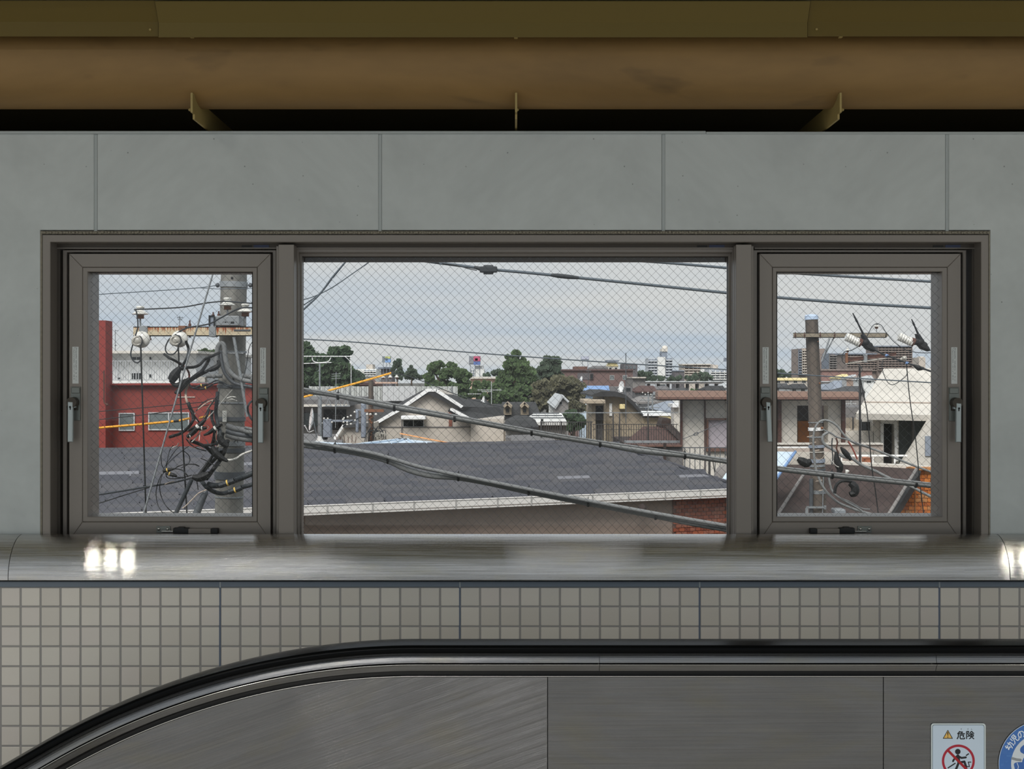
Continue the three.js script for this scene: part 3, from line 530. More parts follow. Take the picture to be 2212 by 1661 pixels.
{
  const R = 93, k = 7, n = R * 2, c = document.createElement('canvas'); c.width = c.height = n * k; const g = c.getContext('2d'); g.scale(k, k);
  const q = (x, y) => [x - 2250 + R, y - 1650 + R];
  g.fillStyle = '#c9d2dc'; g.fillRect(0, 0, n, n);
  g.fillStyle = '#3f6fb4'; g.beginPath(); g.arc(R, R, R - 1.2, 0, 7); g.fill();
  for (let i = 0; i < 90; i++) { const a = rr(0, 6.3), r = rr(68, 90); g.fillStyle = `rgba(${rnd() < 0.5 ? '30,86,160' : '110,160,205'},${rr(0.05, 0.22)})`; g.fillRect(R + r * Math.cos(a), R + r * Math.sin(a), rr(3, 14), rr(2, 7)); }
  g.fillStyle = '#d2d8dc'; g.beginPath(); g.arc(R, R, 66, 0, 7); g.fill();
  for (const [name, x, y] of [['you', 2180.4, 1611.6], ['ji', 2190.8, 1596.2], ['no', 2205.4, 1585.6]]) { const [a, b] = q(x, y); g.save(); g.translate(a, b); g.rotate(Math.atan2(b - R, a - R) + Math.PI / 2); glyph(g, name, -9, -9, 18, 10.5, '#e6ebee'); g.restore(); }
  // a child held by the hand, in flat blue
  g.fillStyle = '#3a66ae'; g.strokeStyle = '#3a66ae'; g.lineCap = 'round';
  g.beginPath(); g.moveTo(...q(2213, 1608)); g.quadraticCurveTo(...q(2199, 1616), ...q(2205, 1625)); g.lineTo(...q(2214, 1630)); g.lineTo(...q(2232, 1630)); g.lineTo(...q(2232, 1608)); g.fill();
  g.beginPath(); g.moveTo(...q(2208, 1643)); g.lineTo(...q(2216, 1628)); g.lineTo(...q(2244, 1628)); g.lineTo(...q(2246, 1690)); g.lineTo(...q(2198, 1690)); g.lineTo(...q(2190, 1652)); g.quadraticCurveTo(...q(2189, 1645), ...q(2208, 1646)); g.fill();
  g.fillStyle = '#f0d2b8'; g.beginPath(); g.arc(...q(2242, 1612), 16, 0, 7); g.fill();
  g.strokeStyle = '#dfe4e6'; g.lineWidth = 1.4; g.beginPath(); g.moveTo(...q(2197, 1648)); g.lineTo(...q(2200, 1656)); g.lineTo(...q(2197, 1665)); g.stroke();
  g.strokeStyle = '#8e9294'; g.lineWidth = 5.6; g.beginPath(); g.moveTo(...q(2187, 1638)); g.lineTo(...q(2196, 1640.6)); g.lineTo(...q(2204, 1641.4)); g.stroke();
  g.lineWidth = 1; g.strokeStyle = 'rgba(180,200,216,0.5)';
  const t = new THREE.CanvasTexture(c); t.colorSpace = THREE.SRGBColorSpace; t.anisotropy = 8;
  const geo = new THREE.CylinderGeometry(S(R, DS), S(R, DS), 0.0008, 72).rotateX(Math.PI / 2), p = geo.attributes.position, uv = geo.attributes.uv;
  for (let i = 0; i < p.count; i++) uv.setXY(i, 0.5 + p.getX(i) / (2 * S(R, DS)), 0.5 + p.getY(i) / (2 * S(R, DS)));
  geo.translate(X(2250, DS), Y(1650, DS), -DS);
  single('round_sticker', 'round blue sticker with white lettering round its rim, right of the warning sticker', 'sticker', geo, std(0xffffff, 0.4, { map: t }));
}

// ================================================================== OUTDOORS
part(structure('ground'), 'ground_plane', metres(bx(-900, -6.4, -1600, 900, -6, 60)), M.ground);
const GROUND = -6, groundPy = (d) => CY + (EYE - GROUND) * F / d;
function win(o, x0, y0, x1, y1, d, frame = M.alu, pane = M.pane, bars = 0, b = 0.9) {
  const f = part(o, 'window', [ring([x0 - b, y0 - b, x1 + b, y1 + b], [x0, y0, x1, y1], d - 0.04, 0.08, 0), ...Array.from({ length: bars }, (_, i) => { const x = x0 + (x1 - x0) * (i + 1) / (bars + 1); return pbox(x - b * 0.5, y0, x + b * 0.5, y1, d - 0.035, 0.05); })], frame);
  part(f, 'pane', pbox(x0, y0, x1, y1, d - 0.012, 0.01), pane); return f;
}
function rail(o, name, x0, x1, y0, y1, d, step, mat, r = 0.5, single_ = false) {      // bars between a top and a bottom rail
  part(o, 'top_rail', [pbox(x0, y0 - r, x1, y0 + r, d, S(2 * r, d))], mat); part(o, 'bottom_rail', [pbox(x0, y1 - r, x1, y1 + r, d, S(2 * r, d))], mat);
  const list = []; for (let x = x0 + step / 2; x < x1; x += step) list.push(pbox(x - r * 0.8, y0, x + r * 0.8, y1, d + 0.003, S(1.6 * r, d)));
  if (single_) list.forEach((g) => part(o, name, g, mat)); else stuff(part(o, name + 's', list, mat));
}
function gableFront(o, x0, x1, ax, ay, el, er, d, len, wall, roof, over = 3, base = 1200, th = 0.12, trim = null, tw = 6) {
  part(o, 'gable_wall', metres(ppoly([[x0, el], [ax, ay], [x1, er], [x1, base], [x0, base]], d, 0.3)), wall);
  part(o, 'body', metres(pbox(x0, Math.max(el, er), x1, base, d + 0.3, len - 0.3)), wall);
  const side = (xe, ye) => { const m = (ye - ay) / (xe - ax), X2 = xe + Math.sign(xe - ax) * over, Y2 = ye + m * Math.sign(xe - ax) * over, z = -d + 0.35, zb = -d - len; const A = P(ax, ay, d), B = P(X2, Y2, d); return slab([V(A.x, A.y + th, z), V(B.x, B.y + th, z), V(B.x, B.y + th, zb), V(A.x, A.y + th, zb)], th, V(0, 1, 0)); };
  part(o, 'roof', side(x0, el), roof); part(o, 'roof', side(x1, er), roof);
  if (trim) for (const [xe, ye] of [[x0, el], [x1, er]]) { const m = (ye - ay) / (xe - ax), s = Math.sign(xe - ax), X2 = xe + s * over, Y2 = ye + m * s * over; part(o, 'barge_board', ppoly([[ax, ay - 1], [X2, Y2 - 1], [X2, Y2 + tw], [ax, ay + tw]], d - 0.4, 0.08), trim); }
}
function sideHouse(o, x0, x1, eave, ridge, d, deep, wall, roof, base = 1200, over = 2, hip = 0) {
  part(o, 'wall', metres(pbox(x0, eave, x1, base, d, deep)), wall);
  const a = P(x0 - over, eave + 0.5, d - 0.3), b = P(x1 + over, eave + 0.5, d - 0.3), c = P(x1 + over - hip, ridge, d + deep / 2), e = P(x0 - over + hip, ridge, d + deep / 2), f = V(b.x, b.y, -d - deep - 0.3), g = V(a.x, a.y, f.z);
  part(o, 'roof', [slab([a, b, c, e], 0.12, V(0, 1, 0.5)), slab([e, c, f, g], 0.12, V(0, 1, -0.5)), slab([b, f, c], 0.1, V(1, 0.6, 0)), slab([a, e, g], 0.1, V(-1, 0.6, 0))], roof);
}

// ---- the house right outside: slate roof, gutter, plaster wall, brick pier
{
  const o = thing('house', 'low house with grey slate roof and white gutter directly outside the windows', 'house');
  const ye = 1.93, yr = 1.15, ep = (x) => 1110.6 - (x - 218) * 54 / 1352, rp = (x) => 972 - (x - 218) * 16 / 1092;
  const at = (x, f, h) => { const d = h * F / (f(x) - CY); return P(x, f(x), d); };
  const E0 = at(40, ep, ye), C = at(1612, ep, ye), R0 = at(20, rp, yr), R1 = at(1310, rp, yr);
  {
    const nu = 16, nv = 8, pos = [], idx = [];
    for (let a = 0; a <= nu; a++) for (let b = 0; b <= nv; b++) { const q = E0.clone().lerp(C, a / nu).lerp(R0.clone().lerp(R1, a / nu), b / nv); pos.push(q.x, q.y - 0.012, q.z); if (a < nu && b < nv) { const k = a * (nv + 1) + b; idx.push(k, k + nv + 1, k + 1, k + 1, k + nv + 1, k + nv + 2); } }
    const top = new THREE.BufferGeometry().setAttribute('position', new THREE.Float32BufferAttribute(pos, 3)); top.setIndex(idx); top.computeVertexNormals();
    part(o, 'roof_deck', [metres(top), slab([R0, R1, V(R1.x + 1.4, C.y, R1.z - 3.6), V(R0.x + 1, C.y, R0.z - 3.6)], 0.1, V(0, 1, -0.3)), slab([C, R1, V(R1.x + 1.4, C.y, R1.z - 3.6)], 0.1, V(1, 1, 0))], M.roofDeck);
  }
  const rows = 20, pitch = 0.6, rest = [], gs = [0.59, 0.58].map((w) => new THREE.BoxGeometry(w, 0.016, 0.18)), light = M.slate.concat([std(css(126, 127, 133), 0.8)]);
  let count = 0;
  for (let r = 0; r < rows; r++) {
    const v = (r + 0.5) / rows, A = E0.clone().lerp(R0, v), B = C.clone().lerp(R1, v), dir = B.clone().sub(A), L = dir.length(); dir.normalize();
    for (let s = (r % 2 ? 0.5 : 0.25) * pitch; s + pitch * 0.5 < L + 0.12; s += pitch) {
      const m = count < 290 ? part(o, 'shingle', gs[count % 2], light[rnd() < 0.02 ? 4 : Math.floor(rnd() * 4)]) : new THREE.Mesh(gs[count % 2]); if (count++ >= 290) rest.push(m);
      const t = s / L, down = E0.clone().lerp(C, t).sub(R0.clone().lerp(R1, t)).normalize(), n = down.clone().cross(dir).normalize(); if (n.y < 0) n.negate();
      const z = dir.clone().cross(n).normalize(), q = new THREE.Matrix4().makeBasis(dir, n, z);
      m.position.copy(A).addScaledVector(dir, s + rr(-0.01, 0.01)).addScaledVector(n, 0.012); m.quaternion.setFromRotationMatrix(q); m.rotateX(0.05 + rr(-0.008, 0.01)); m.rotateY(rr(-0.006, 0.006));
    }
  }
  for (let k = 0; k < 3; k++) stuff(part(o, 'upper_shingles', rest.filter((_, i) => i % 3 === k).map((m) => { m.updateMatrix(); return m.geometry.clone().applyMatrix4(m.matrix); }), light[k]));
  part(o, 'ridge_cap', bar(R0, R1.clone(), 0.035, 0.035, 6), light[1]);
  part(o, 'hip_cap', bar(C, R1, 0.035, 0.035, 6), light[2]);
  const g = (x, dy) => { const d = ye * F / (ep(x) - CY) - 0.06; return P(x, ep(x) + dy, d); };
  const gh = 0.142, gut = (x) => { const a = g(x, 0); return a; };
  const a = gut(40), b = gut(1622);
  part(o, 'gutter', [slab([a, b, b.clone().setY(b.y - gh), a.clone().setY(a.y - gh)], 0.1), bar(a, b, 0.011, 0.011, 6)], M.gutter);
  for (const x of [618, 707, 805, 894.5, 985, 1075, 1148, 1211.6, 1280, 1357.7, 1437, 1513, 420, 330, 240]) { const p = gut(x), d = -p.z - 0.004, h = S(1, d); part(o, 'gutter_clip', [bx(p.x - h * 1.6, p.y - gh, p.z - 0.02, p.x + h * 1.6, p.y + 0.012, p.z + 0.008)], M.gutterClip); }
  // wall under the eaves, along the same line
  const dir = b.clone().sub(a).normalize(), inn = V(dir.z, 0, -dir.x).multiplyScalar(dir.z < 0 ? 1 : -1); if (inn.z > 0) inn.negate();
  const wa = a.clone().addScaledVector(inn, 0.42), wb = b.clone().addScaledVector(inn, 0.42).addScaledVector(dir, -0.3), L = wb.clone().sub(wa).length();
  part(o, 'soffit', slab([a.clone().setY(a.y - gh + 0.02), b.clone().setY(b.y - gh + 0.02), wb.clone().setY(b.y - gh + 0.02), wa.clone().setY(a.y - gh + 0.02)], 0.02, V(0, -1, 0)), M.taupe);
  part(o, 'wall', slab([wa.clone().setY(a.y - gh), wb.clone().setY(b.y - gh), wb.clone().setY(GROUND), wa.clone().setY(GROUND)], 0.2), M.taupe);
  const o2 = part(o, 'brick_pier', (() => { const s = wb.clone().addScaledVector(dir, -1.02), f = V(-inn.x, 0, -inn.z); return slab([s.clone().addScaledVector(f, 0.02).setY(a.y - gh), wb.clone().addScaledVector(f, 0.02).addScaledVector(dir, 0.06).setY(a.y - gh), wb.clone().addScaledVector(f, 0.02).addScaledVector(dir, 0.06).setY(GROUND), s.clone().addScaledVector(f, 0.02).setY(GROUND)], 0.1); })(), M.brickMortar);
  const bg = new THREE.BoxGeometry(0.1, 0.056, 0.03), ang = Math.atan2(-dir.z, dir.x);
  for (let r = 0; r < 13; r++) for (let k = 0; k < 10; k++) {
    const t = L - 1.02 + 0.055 + k * 0.109 + (r % 2 ? 0.05 : 0); if (t > L + 0.03) continue;
    const m = part(o2, 'brick', bg, M.brick[Math.floor(rnd() * 4)]); m.position.copy(wa).addScaledVector(dir, t).addScaledVector(inn, -0.028 + rr(-0.003, 0.003)).setY(a.y - gh - 0.04 - r * 0.066); m.rotation.y = ang;
  }
  const p = P(1386, 1096, 21.4); part(o, 'vent_hood', new THREE.SphereGeometry(0.075, 12, 8).translate(p.x, p.y, p.z + 0.1), M.brownDark);
  settle(o);
}

// ---- behind it on the left
{
  const o = thing('red_building', 'red painted building with two aluminium windows behind the utility pole', 'building'), d = 30;
  part(o, 'wall', metres(pbox(150, 831, 580, groundPy(d), d, 2)), M.red);
  part(o, 'corner_wall', metres(pbox(140, 692, 228, groundPy(d), d - 0.5, 0.5)), M.redDeep);
  part(o, 'coping', pbox(226, 828.5, 582, 832, d - 0.15, 2.2), M.redDeep);
  win(o, 258.5, 894, 288.5, 928.5, d, M.alu, M.pane, 0, 2.2);
  win(o, 322.5, 893, 406, 927, d, M.alu, M.pane, 1, 2.4);
  part(o, 'drain_pipe', [pbar(224.5, 800, 224.5, 868, d - 0.6, 1.6), ptube([[224.5, 866], [226, 871], [231, 873]], d - 0.6, 1.6), ball(231.5, 874, d - 0.6, 3, 1, 8)], M.rustDark);
  part(o, 'light_streak', pbox(380, 856.5, 421, 858.6, d - 0.02, 0.04), M.pinkish);
  settle(o);
}
{
  const o = thing('apartment_block', 'long white apartment block with railed balcony behind the red building', 'building'), d = 48;
  part(o, 'wall', metres(pbox(190, 763, 424, groundPy(d), d, 10)), M.white);
  part(o, 'roof_slab', pbox(186, 757.5, 428, 763, d - 0.7, 11.5), M.cream);
  part(o, 'balcony_slab', pbox(190, 822.5, 402, 832, d - 1.5, 1.5), M.whitePlain);
  rail(o, 'baluster', 190, 402, 779.5, 821, d - 1.5, 5.6, std(css(180, 182, 184), 0.5), 0.8);
  for (const [a, b, c, e] of [[285, 771, 304.5, 777.5], [322.5, 771, 327, 776.5], [284.5, 806, 304.5, 819.5], [322.5, 808.5, 327, 815.5], [254, 815.5, 260.5, 819]]) win(o, a, b, c, e, d, M.alu, M.paneDark, a < 300 && a > 270 ? 1 : 0, 0.7);
  part(o, 'drain_pipe', pbar(255, 765, 252, 830, d - 0.1, 0.8), M.alu);
  settle(o);
}
{
  const o = thing('white_house', 'small white house half hidden behind the utility pole', 'house'), d = 62;
  gableFront(o, 428, 470, 447, 766, 776, 774, d, 6, M.cream, M.alu, 2, groundPy(d));
  part(o, 'eave_trim', pbox(404, 778, 423, 806, d - 3, 3), M.greyWall);
  settle(o);
}

// ---- middle window, near roofs
{
  const o = thing('flat_roof_house', 'grey flat roofed house with dark openings at the left of the middle window', 'house'), d = 52;
  part(o, 'wall', metres(pbox(600, 874, 800, groundPy(d), d, 8)), M.greyWall);
  part(o, 'roof_edge', [pbox(600, 863, 754, 877, d - 1.6, 9)], M.greyDeep);
  part(o, 'eave_trim', pbox(600, 873.5, 754, 878.5, d - 1.64, 0.1), M.cream);
  part(o, 'opening', pbox(699, 884, 748, 928, d - 0.02, 0.1), M.dark);
  win(o, 655, 892, 690, 920, d, M.greyDeep, M.pane, 1, 1); win(o, 720, 897, 738, 925, d - 0.06, M.greyDeep, M.paneDark, 1, 1);
  part(o, 'porch_roof', slab([[600, 935, 44], [742, 938, 44], [738, 962, 36], [600, 962, 36]], 0.15, V(0, 1, 0.2)), M.greyDeep);
  settle(o);
}
{
  const o = thing('metal_fence', 'long pale corrugated fence in front of the trees', 'fence'), d = 66;
  for (let x = 668; x < 826; x += 11.3) part(o, 'fence_panel', [pbox(x, 834.5, x + 6.4, 872, d, 0.05), pbox(x + 6.4, 834.7, x + 10.4, 872, d + 0.06, 0.05)], M.corrugated);
  part(o, 'backing', pbox(667, 836, 980, 872, d + 0.14, 0.04), M.greyDeep);
  for (let x = 899; x < 980; x += 11.3) part(o, 'fence_panel', [pbox(x, 834.5, x + 6.4, 872, d, 0.05), pbox(x + 6.4, 834.7, x + 10.4, 872, d + 0.06, 0.05)], M.corrugated);
  for (let x = 826.2; x < 898; x += 12) part(o, 'white_panel', pbox(x, 834, x + 11.6, 866, d - 0.1, 0.05), M.white);
  for (let x = 668; x <= 980; x += 44) part(o, 'post', pbox(x - 1, 833, x + 1, groundPy(d), d + 0.05, 0.1), M.galv);
  settle(o);
}
{
  const o = thing('gabled_house', 'beige gabled house with white barge boards and one dark window', 'house'), d = 44;
  part(o, 'gable_wall', metres(ppoly([[806, 918], [924, 845], [942, 845], [1017, 905], [1017, 1200], [806, 1200]], d, 7)), M.beige);
  const rf = (pts, m = M.roofDark) => part(o, 'roof', slab(pts, 0.14, V(0, 1, 0.3)), m);
  rf([[922, 840, d - 0.25], [944, 840, d - 0.25], [1002, 878.5, d - 0.25], [1078, 881, d + 7], [1000, 860, d + 7.5], [950, 840, d + 7]]);
  rf([[924, 841, d - 0.25], [804, 914.5, d - 0.25], [846, 880, d + 7], [912, 843, d + 7]]);
  for (const pts of [[[922, 839.5], [944, 839.5], [943, 846], [926, 846], [864, 888], [808, 920], [804, 915], [862, 880]], [[943, 839.5], [1001, 877], [996, 881.5], [941, 846.5]]]) part(o, 'barge_board', ppoly(pts, d - 0.28, 0.08), M.white2);
  rf([[972, 881.5, d - 0.9], [1016, 905.5, d - 0.9], [1093, 901, d + 4], [1078, 879, d + 4]]);
  part(o, 'barge_board', ppoly([[973, 881.5], [977, 881.5], [1018, 903], [1018, 908], [1013, 909], [972, 886]], d - 0.95, 0.08), M.white2);
  part(o, 'wing_wall', metres(pbox(1017, 905, 1088, 1200, d - 0.2, 4)), M.beige);
  win(o, 871.5, 907.5, 914.5, 921, d, M.alu, M.paneDark, 1, 1);
  part(o, 'window_hood', rbox(866, 898, 919, 906.5, d - 0.5, 0.5, 0.03), M.white2);
  part(o, 'shutter', pbox(969.5, 888, 976.5, 921, d - 0.05, 0.06), std(css(130, 80, 66), 0.8));
  part(o, 'string_course', pbox(806, 921.5, 1112, 923.4, d - 0.06, 0.1), M.greyDeep);
  part(o, 'lower_wall', metres(pbox(786, 923.4, 1112, 1200, d - 0.03, 7)), M.beige);
  for (const [x, y] of [[1020.5, 917], [867.8, 898]]) part(o, 'drain_pipe', pbar(x, y, x, y + 46, d - 0.1, 1.1), M.greyDeep);
  settle(o);
}
{
  const o = thing('beige_annex', 'small beige annex with a sloping white edged roof behind the poles', 'house'), d = 40;
  part(o, 'wall', metres(ppoly([[727, 950], [742, 920], [796, 917], [796, 1000], [727, 1000]], d, 3)), M.beige);
  part(o, 'barge_board', ppoly([[721, 945], [740, 917], [745, 918], [727, 946], [726, 950], [721, 950]], d - 0.2, 0.1), M.white2);
  part(o, 'roof', slab([[741, 917, d - 0.2], [798, 915, d - 0.2], [798, 912, d + 3], [750, 913, d + 3]], 0.1, V(0, 1, 0.2)), M.roofGrey);
  for (let k = 0; k < 6; k++) part(o, 'dry_plant', ptube([[728 + k * 8, 956], [727 + k * 8.4, 946], [724 + k * 9, 940 + (k % 2) * 3]], d - 0.4, 0.7, 4), M.rustDark);
  settle(o);
}
single('sheet_roof', 'pale blue sheet metal roof just behind the slate ridge', 'roof', [slab([[735, 961, 27], [1000, 961, 27], [886, 949.2, 34], [860, 949.6, 34]], 0.06, V(0, 1, 0.3)), ...[0, 1, 2].map((k) => bar(P(780 + k * 60, 961, 27).add(V(0, 0.02, 0)), P(868 + k * 6, 949.8, 33.8).add(V(0, 0.02, 0)), 0.03, 0.03, 5)), slab([[640, 951, 31], [762, 958, 27], [745, 963, 26], [640, 963, 26]], 0.06, V(0, 1, 0.3))], M.paleBlue);
single('roof_edge_bar', 'dark bar along the front edge of the pale blue sheet roof', 'bar', [pbar(746, 960, 790, 963, 26.6, 1.1), pbar(946, 959, 988, 960.5, 26.6, 1.1), pbar(855, 947, 888, 949, 33, 1)], M.roofDark);

{
  const o = thing('dormer_house', 'dark roofed house with two small tan dormers left of the railing', 'house'), d = 55;
  sideHouse(o, 1076, 1166, 899, 868, d, 7, M.greyDeep, M.roofDark, 1200, 3, 12);
  for (const x of [1096, 1133]) {
    gableFront(o, x - 8, x + 9, x, 873, 881, 881, d - 0.4, 3, M.tan, M.tan, 1.5, 896, 0.08);
    win(o, x - 3, 882, x + 4, 891, d - 0.42, M.tan, M.paneDark, 0, 0.6);
  }
  settle(o);
}
{
  const o = thing('hipped_roof_house', 'house with dark curved hip roof below the dormers', 'house'), d = 38;
  sideHouse(o, 1092, 1160, 922, 897, d, 6, M.cream, M.roofDark, 1200, 4, 26);
  part(o, 'canopy', slab([[1092, 946, d - 2], [1160, 942, d - 2], [1160, 937, d], [1092, 940, d]], 0.1, V(0, 1, 0.3)), M.greyDeep);
  part(o, 'drain_pipe', pbar(1127, 928, 1127, 962, d - 0.1, 1.2), M.greyWall);
  settle(o);
}
{
  const o = thing('white_roof_house', 'house with a white banded metal roof behind the railing', 'house'), d = 47;
  sideHouse(o, 1146, 1222, 911, 892, d, 5, M.greyWall, M.whitePlain, 1200, 3, 12);
  for (let k = 1; k < 4; k++) part(o, 'roof_seam', bar(P(1142 + k * 3, 911 - k * 5, d - 0.2 + k * 0.6).add(V(0, 0.06, 0)), P(1226 - k * 6, 911 - k * 5, d - 0.2 + k * 0.6).add(V(0, 0.06, 0)), 0.025, 0.025, 5), M.galvDark);
  win(o, 1168.5, 905, 1173.5, 910, d - 0.4, M.alu, M.paneDark, 0, 0.5);
  settle(o);
}
{
  const o = thing('white_gabled_house', 'small white gable roofed house among the dark trees', 'house'), d = 66;
  part(o, 'wall', metres(pbox(1186, 870, 1198, groundPy(d), d + 0.3, 0.6)), M.whitePlain);
  part(o, 'gable_wall', metres(ppoly([[1197, 880], [1215, 855], [1228, 867], [1228, groundPy(d)], [1197, groundPy(d)]], d - 1.3, 1)), M.greyWall);
  part(o, 'roof', slab([[1181, 868.5, d + 0.4], [1197, 881, d - 1.5], [1215.5, 852.5, d - 1.5], [1199, 848.5, d + 0.4]], 0.1, V(-0.5, 1, 0.6)), M.alu);
  part(o, 'roof', slab([[1215.5, 852.5, d - 1.5], [1230, 867, d - 1.5], [1214, 862, d + 0.4], [1199, 848.5, d + 0.4]], 0.1, V(0.6, 1, 0)), M.alu);
  win(o, 1208, 868, 1214, 874, d - 1.3, M.alu, M.paneDark, 0, 0.5);
  settle(o);
}
{
  const o = thing('tan_building', 'tan rooftop building with stair door, white slot and curved dark roof', 'building'), d = 41;
  part(o, 'wall', metres(ppoly([[1305, 1100], [1305, 856], [1348, 858], [1387.5, 896], [1387.5, 1100]], d, 6)), M.tan);
  part(o, 'stair_wall', [metres(pbox(1278, 868, 1286.5, 1100, d - 0.8, 3)), metres(pbox(1304, 868, 1308, 1100, d - 0.8, 0.8)), pbox(1286, 868, 1305, 875.5, d - 0.8, 2)], M.tan);
  part(o, 'canopy', rbox(1260.5, 863.5, 1308, 872.5, d - 1.4, 2.4, 0.03), std(css(176, 162, 142), 0.85));
  part(o, 'door', pbox(1286, 876, 1304.6, 960, d - 0.4, 0.1), M.greyDeep);
  part(o, 'door_head', pbox(1286, 876, 1304.6, 889, d - 0.42, 0.1), M.roofDark);
  part(o, 'slot_window', rbox(1316, 871, 1322.6, 899, d - 0.06, 0.1, 0.02), M.white2);
  part(o, 'vent_box', rbox(1339, 873, 1350.6, 884, d - 0.4, 0.4, 0.03), M.paleYellow);
  const roof = [[1278, 853], [1300, 845], [1330, 845.5], [1352, 853], [1370, 868], [1390, 896], [1388, 899], [1366, 874], [1349, 860], [1330, 856.5], [1278, 856.5]];
  part(o, 'roof', ppoly(roof, d - 0.4, 7), M.roofDark);
  settle(o);
}
{
  const o = thing('tan_annex', 'low tan annex with pale yellow parapet right of the tan building', 'building'), d = 46;
  part(o, 'wall', metres(pbox(1385, 902, 1432, 1000, d, 5)), M.tan);
  part(o, 'parapet', pbox(1387, 895.5, 1460, 898.5, d - 0.3, 5), M.white2);
  part(o, 'yellow_band', pbox(1424, 898.5, 1460, 908, d - 0.25, 1), M.paleYellow);
  part(o, 'yellow_wall', metres(pbox(1432, 908, 1462, 1000, d, 2)), M.cream);
  settle(o);
}
{
  const o = thing('brown_roof_house', 'dark red brown hipped roof behind the railing', 'house'), d = 33;
  part(o, 'roof', [slab([[1344, 960, d], [1474, 960, d], [1440, 921, d + 3], [1389, 921, d + 3]], 0.15, V(0, 1, 0.4))], M.redBrown);
  part(o, 'roof', [slab([[1436, 921, d + 2.5], [1450, 916, d + 2.5], [1474, 940, d + 0.5], [1474, 958, d - 0.1]], 0.1, V(0.4, 1, 0.4))], M.brownDark);
  part(o, 'gable', metres(ppoly([[1426, 921], [1432, 903], [1448, 904], [1464, 922], [1466, 958], [1440, 958]], d + 2.7, 1)), M.brownDark);
  part(o, 'wall', metres(pbox(1350, 958, 1472, 1100, d + 0.4, 4)), M.brownDark);
  settle(o);
}
// ---- railings on the flat roofs
{
  const o = thing('iron_railing', 'dark iron railing with thin bars in front of the tan building', 'railing'), d = 31;
  rail(o, 'baluster', 1168, 1280, 911.5, 951, d, 4.8, M.iron, 0.85); rail(o, 'baluster', 1280, 1464, 916.5, 962, d, 5.4, M.iron, 0.75);
  part(o, 'middle_rail', pbox(1280, 927.4, 1464, 928.4, d, 0.02), M.iron);
  for (const x of [1168.5, 1212, 1277, 1324.6, 1338.6, 1400]) part(o, 'post', pbox(x - 1.3, x > 1290 ? 893 : 910, x + 1.3, 962, d - 0.03, 0.04), M.iron);
  part(o, 'upper_rail', pbox(1212, 890.6, 1464, 892.4, d, 0.03), M.galv);
  settle(o);
}
{
  const o = thing('roof_parapet', 'low dark roof edge strips below the railing', 'parapet'), d = 29.5;
  part(o, 'strip', [pbox(1104, 952, 1200, 957.5, d, 3)], M.greyDeep); part(o, 'strip', [pbox(1350, 953, 1474, 957, d - 0.4, 0.3)], M.galv); part(o, 'strip', [pbox(1380, 961.5, 1474, 965, d - 0.8, 0.3)], M.brown);
  part(o, 'strip', pbox(1380, 965, 1474, 1010, d - 0.7, 0.2), M.greyDeep); part(o, 'post', pbox(1434, 957, 1439, 1010, d - 0.9, 0.1), M.brownDark);
  settle(o);
}
{
  const o = thing('white_walled_house', 'white walled house with broad brown fascia spanning the right window post', 'house'), d = 29;
  part(o, 'wall', [metres(pbox(1474, 862, 1527, groundPy(d), d, 0.4)), metres(pbox(1527, 862, 1722, 905, d, 5)), metres(pbox(1527, 970, 1722, groundPy(d), d, 5)), metres(pbox(1600, 905, 1722, 970, d, 5)), metres(pbox(1788.5, 862, 1826, groundPy(d), d, 0.4)), metres(pbox(1722, 862, 1788.5, 876, d, 5)), metres(pbox(1722, 958, 1788.5, groundPy(d), d, 5))], M.cream);
  part(o, 'roof_fascia', [ppoly([[1421, 845], [1428, 843.5], [1852, 846], [1857, 850], [1857, 862], [1421, 861]], d - 0.7, 0.5)], M.brownFascia);
  part(o, 'fascia_strip', pbox(1421, 857.6, 1857, 862.6, d - 0.74, 0.5), M.brown);
  part(o, 'eave', pbox(1424, 862, 1855, 865, d - 0.4, 1.2), M.brownDark);
  for (const [a, b, c] of [[1470.5, 1474.6, 1100], [1681.5, 1688.4, 960], [1819.4, 1826.4, 957]]) part(o, 'post', pbox(a, 862, b, c, d - 0.12, 0.15), M.redBrown);
  part(o, 'panel_joint', pbox(1521.8, 864, 1524.4, 1100, d - 0.04, 0.06), M.redBrown);
  part(o, 'lilac_window', [ring([1526.5, 903.5, 1605, 975], [1530.5, 907, 1603, 968], d - 0.1, 0.1, 0)], M.brown);
  part(o, 'lilac_pane', pbox(1530, 906, 1603, 969, d + 0.02, 0.03), M.paneLilac);
  part(o, 'recess_back', pbox(1722, 876, 1788.5, 958, d + 1.2, 0.1), M.brownDark);
  part(o, 'door', pbox(1724, 909.5, 1776, 958, d + 0.6, 0.08), M.door);
  part(o, 'low_wall', metres(pbox(1660, 958.5, 1908, 976, d - 0.9, 0.2)), M.pinkish);
  part(o, 'wall_cap', pbox(1660, 957.5, 1908, 960.5, d - 0.95, 0.3), M.cream);
  settle(o);
}
{
  const o = thing('grey_railing', 'grey railing with thick bars before the white walled house', 'railing'), d = 25;
  rail(o, 'baluster', 1474, 1612, 967, 1040, d, 10.9, M.galvDark, 0.95, true);
  part(o, 'post', pbox(1531, 968, 1535, 1044, d - 0.05, 0.06), M.iron); part(o, 'brace', pbar(1539, 990, 1547, 1040, d - 0.1, 1.1), M.iron);
  settle(o);
}
{
  const o = thing('small_white_block', 'narrow cream stair block left of the white walled house', 'building'), d = 35;
  part(o, 'wall', metres(pbox(1456, 880, 1475, 1000, d, 0.7)), M.cream); part(o, 'cap', pbox(1453, 872.5, 1476, 880, d - 0.2, 1.1), M.white2);
  settle(o);
}
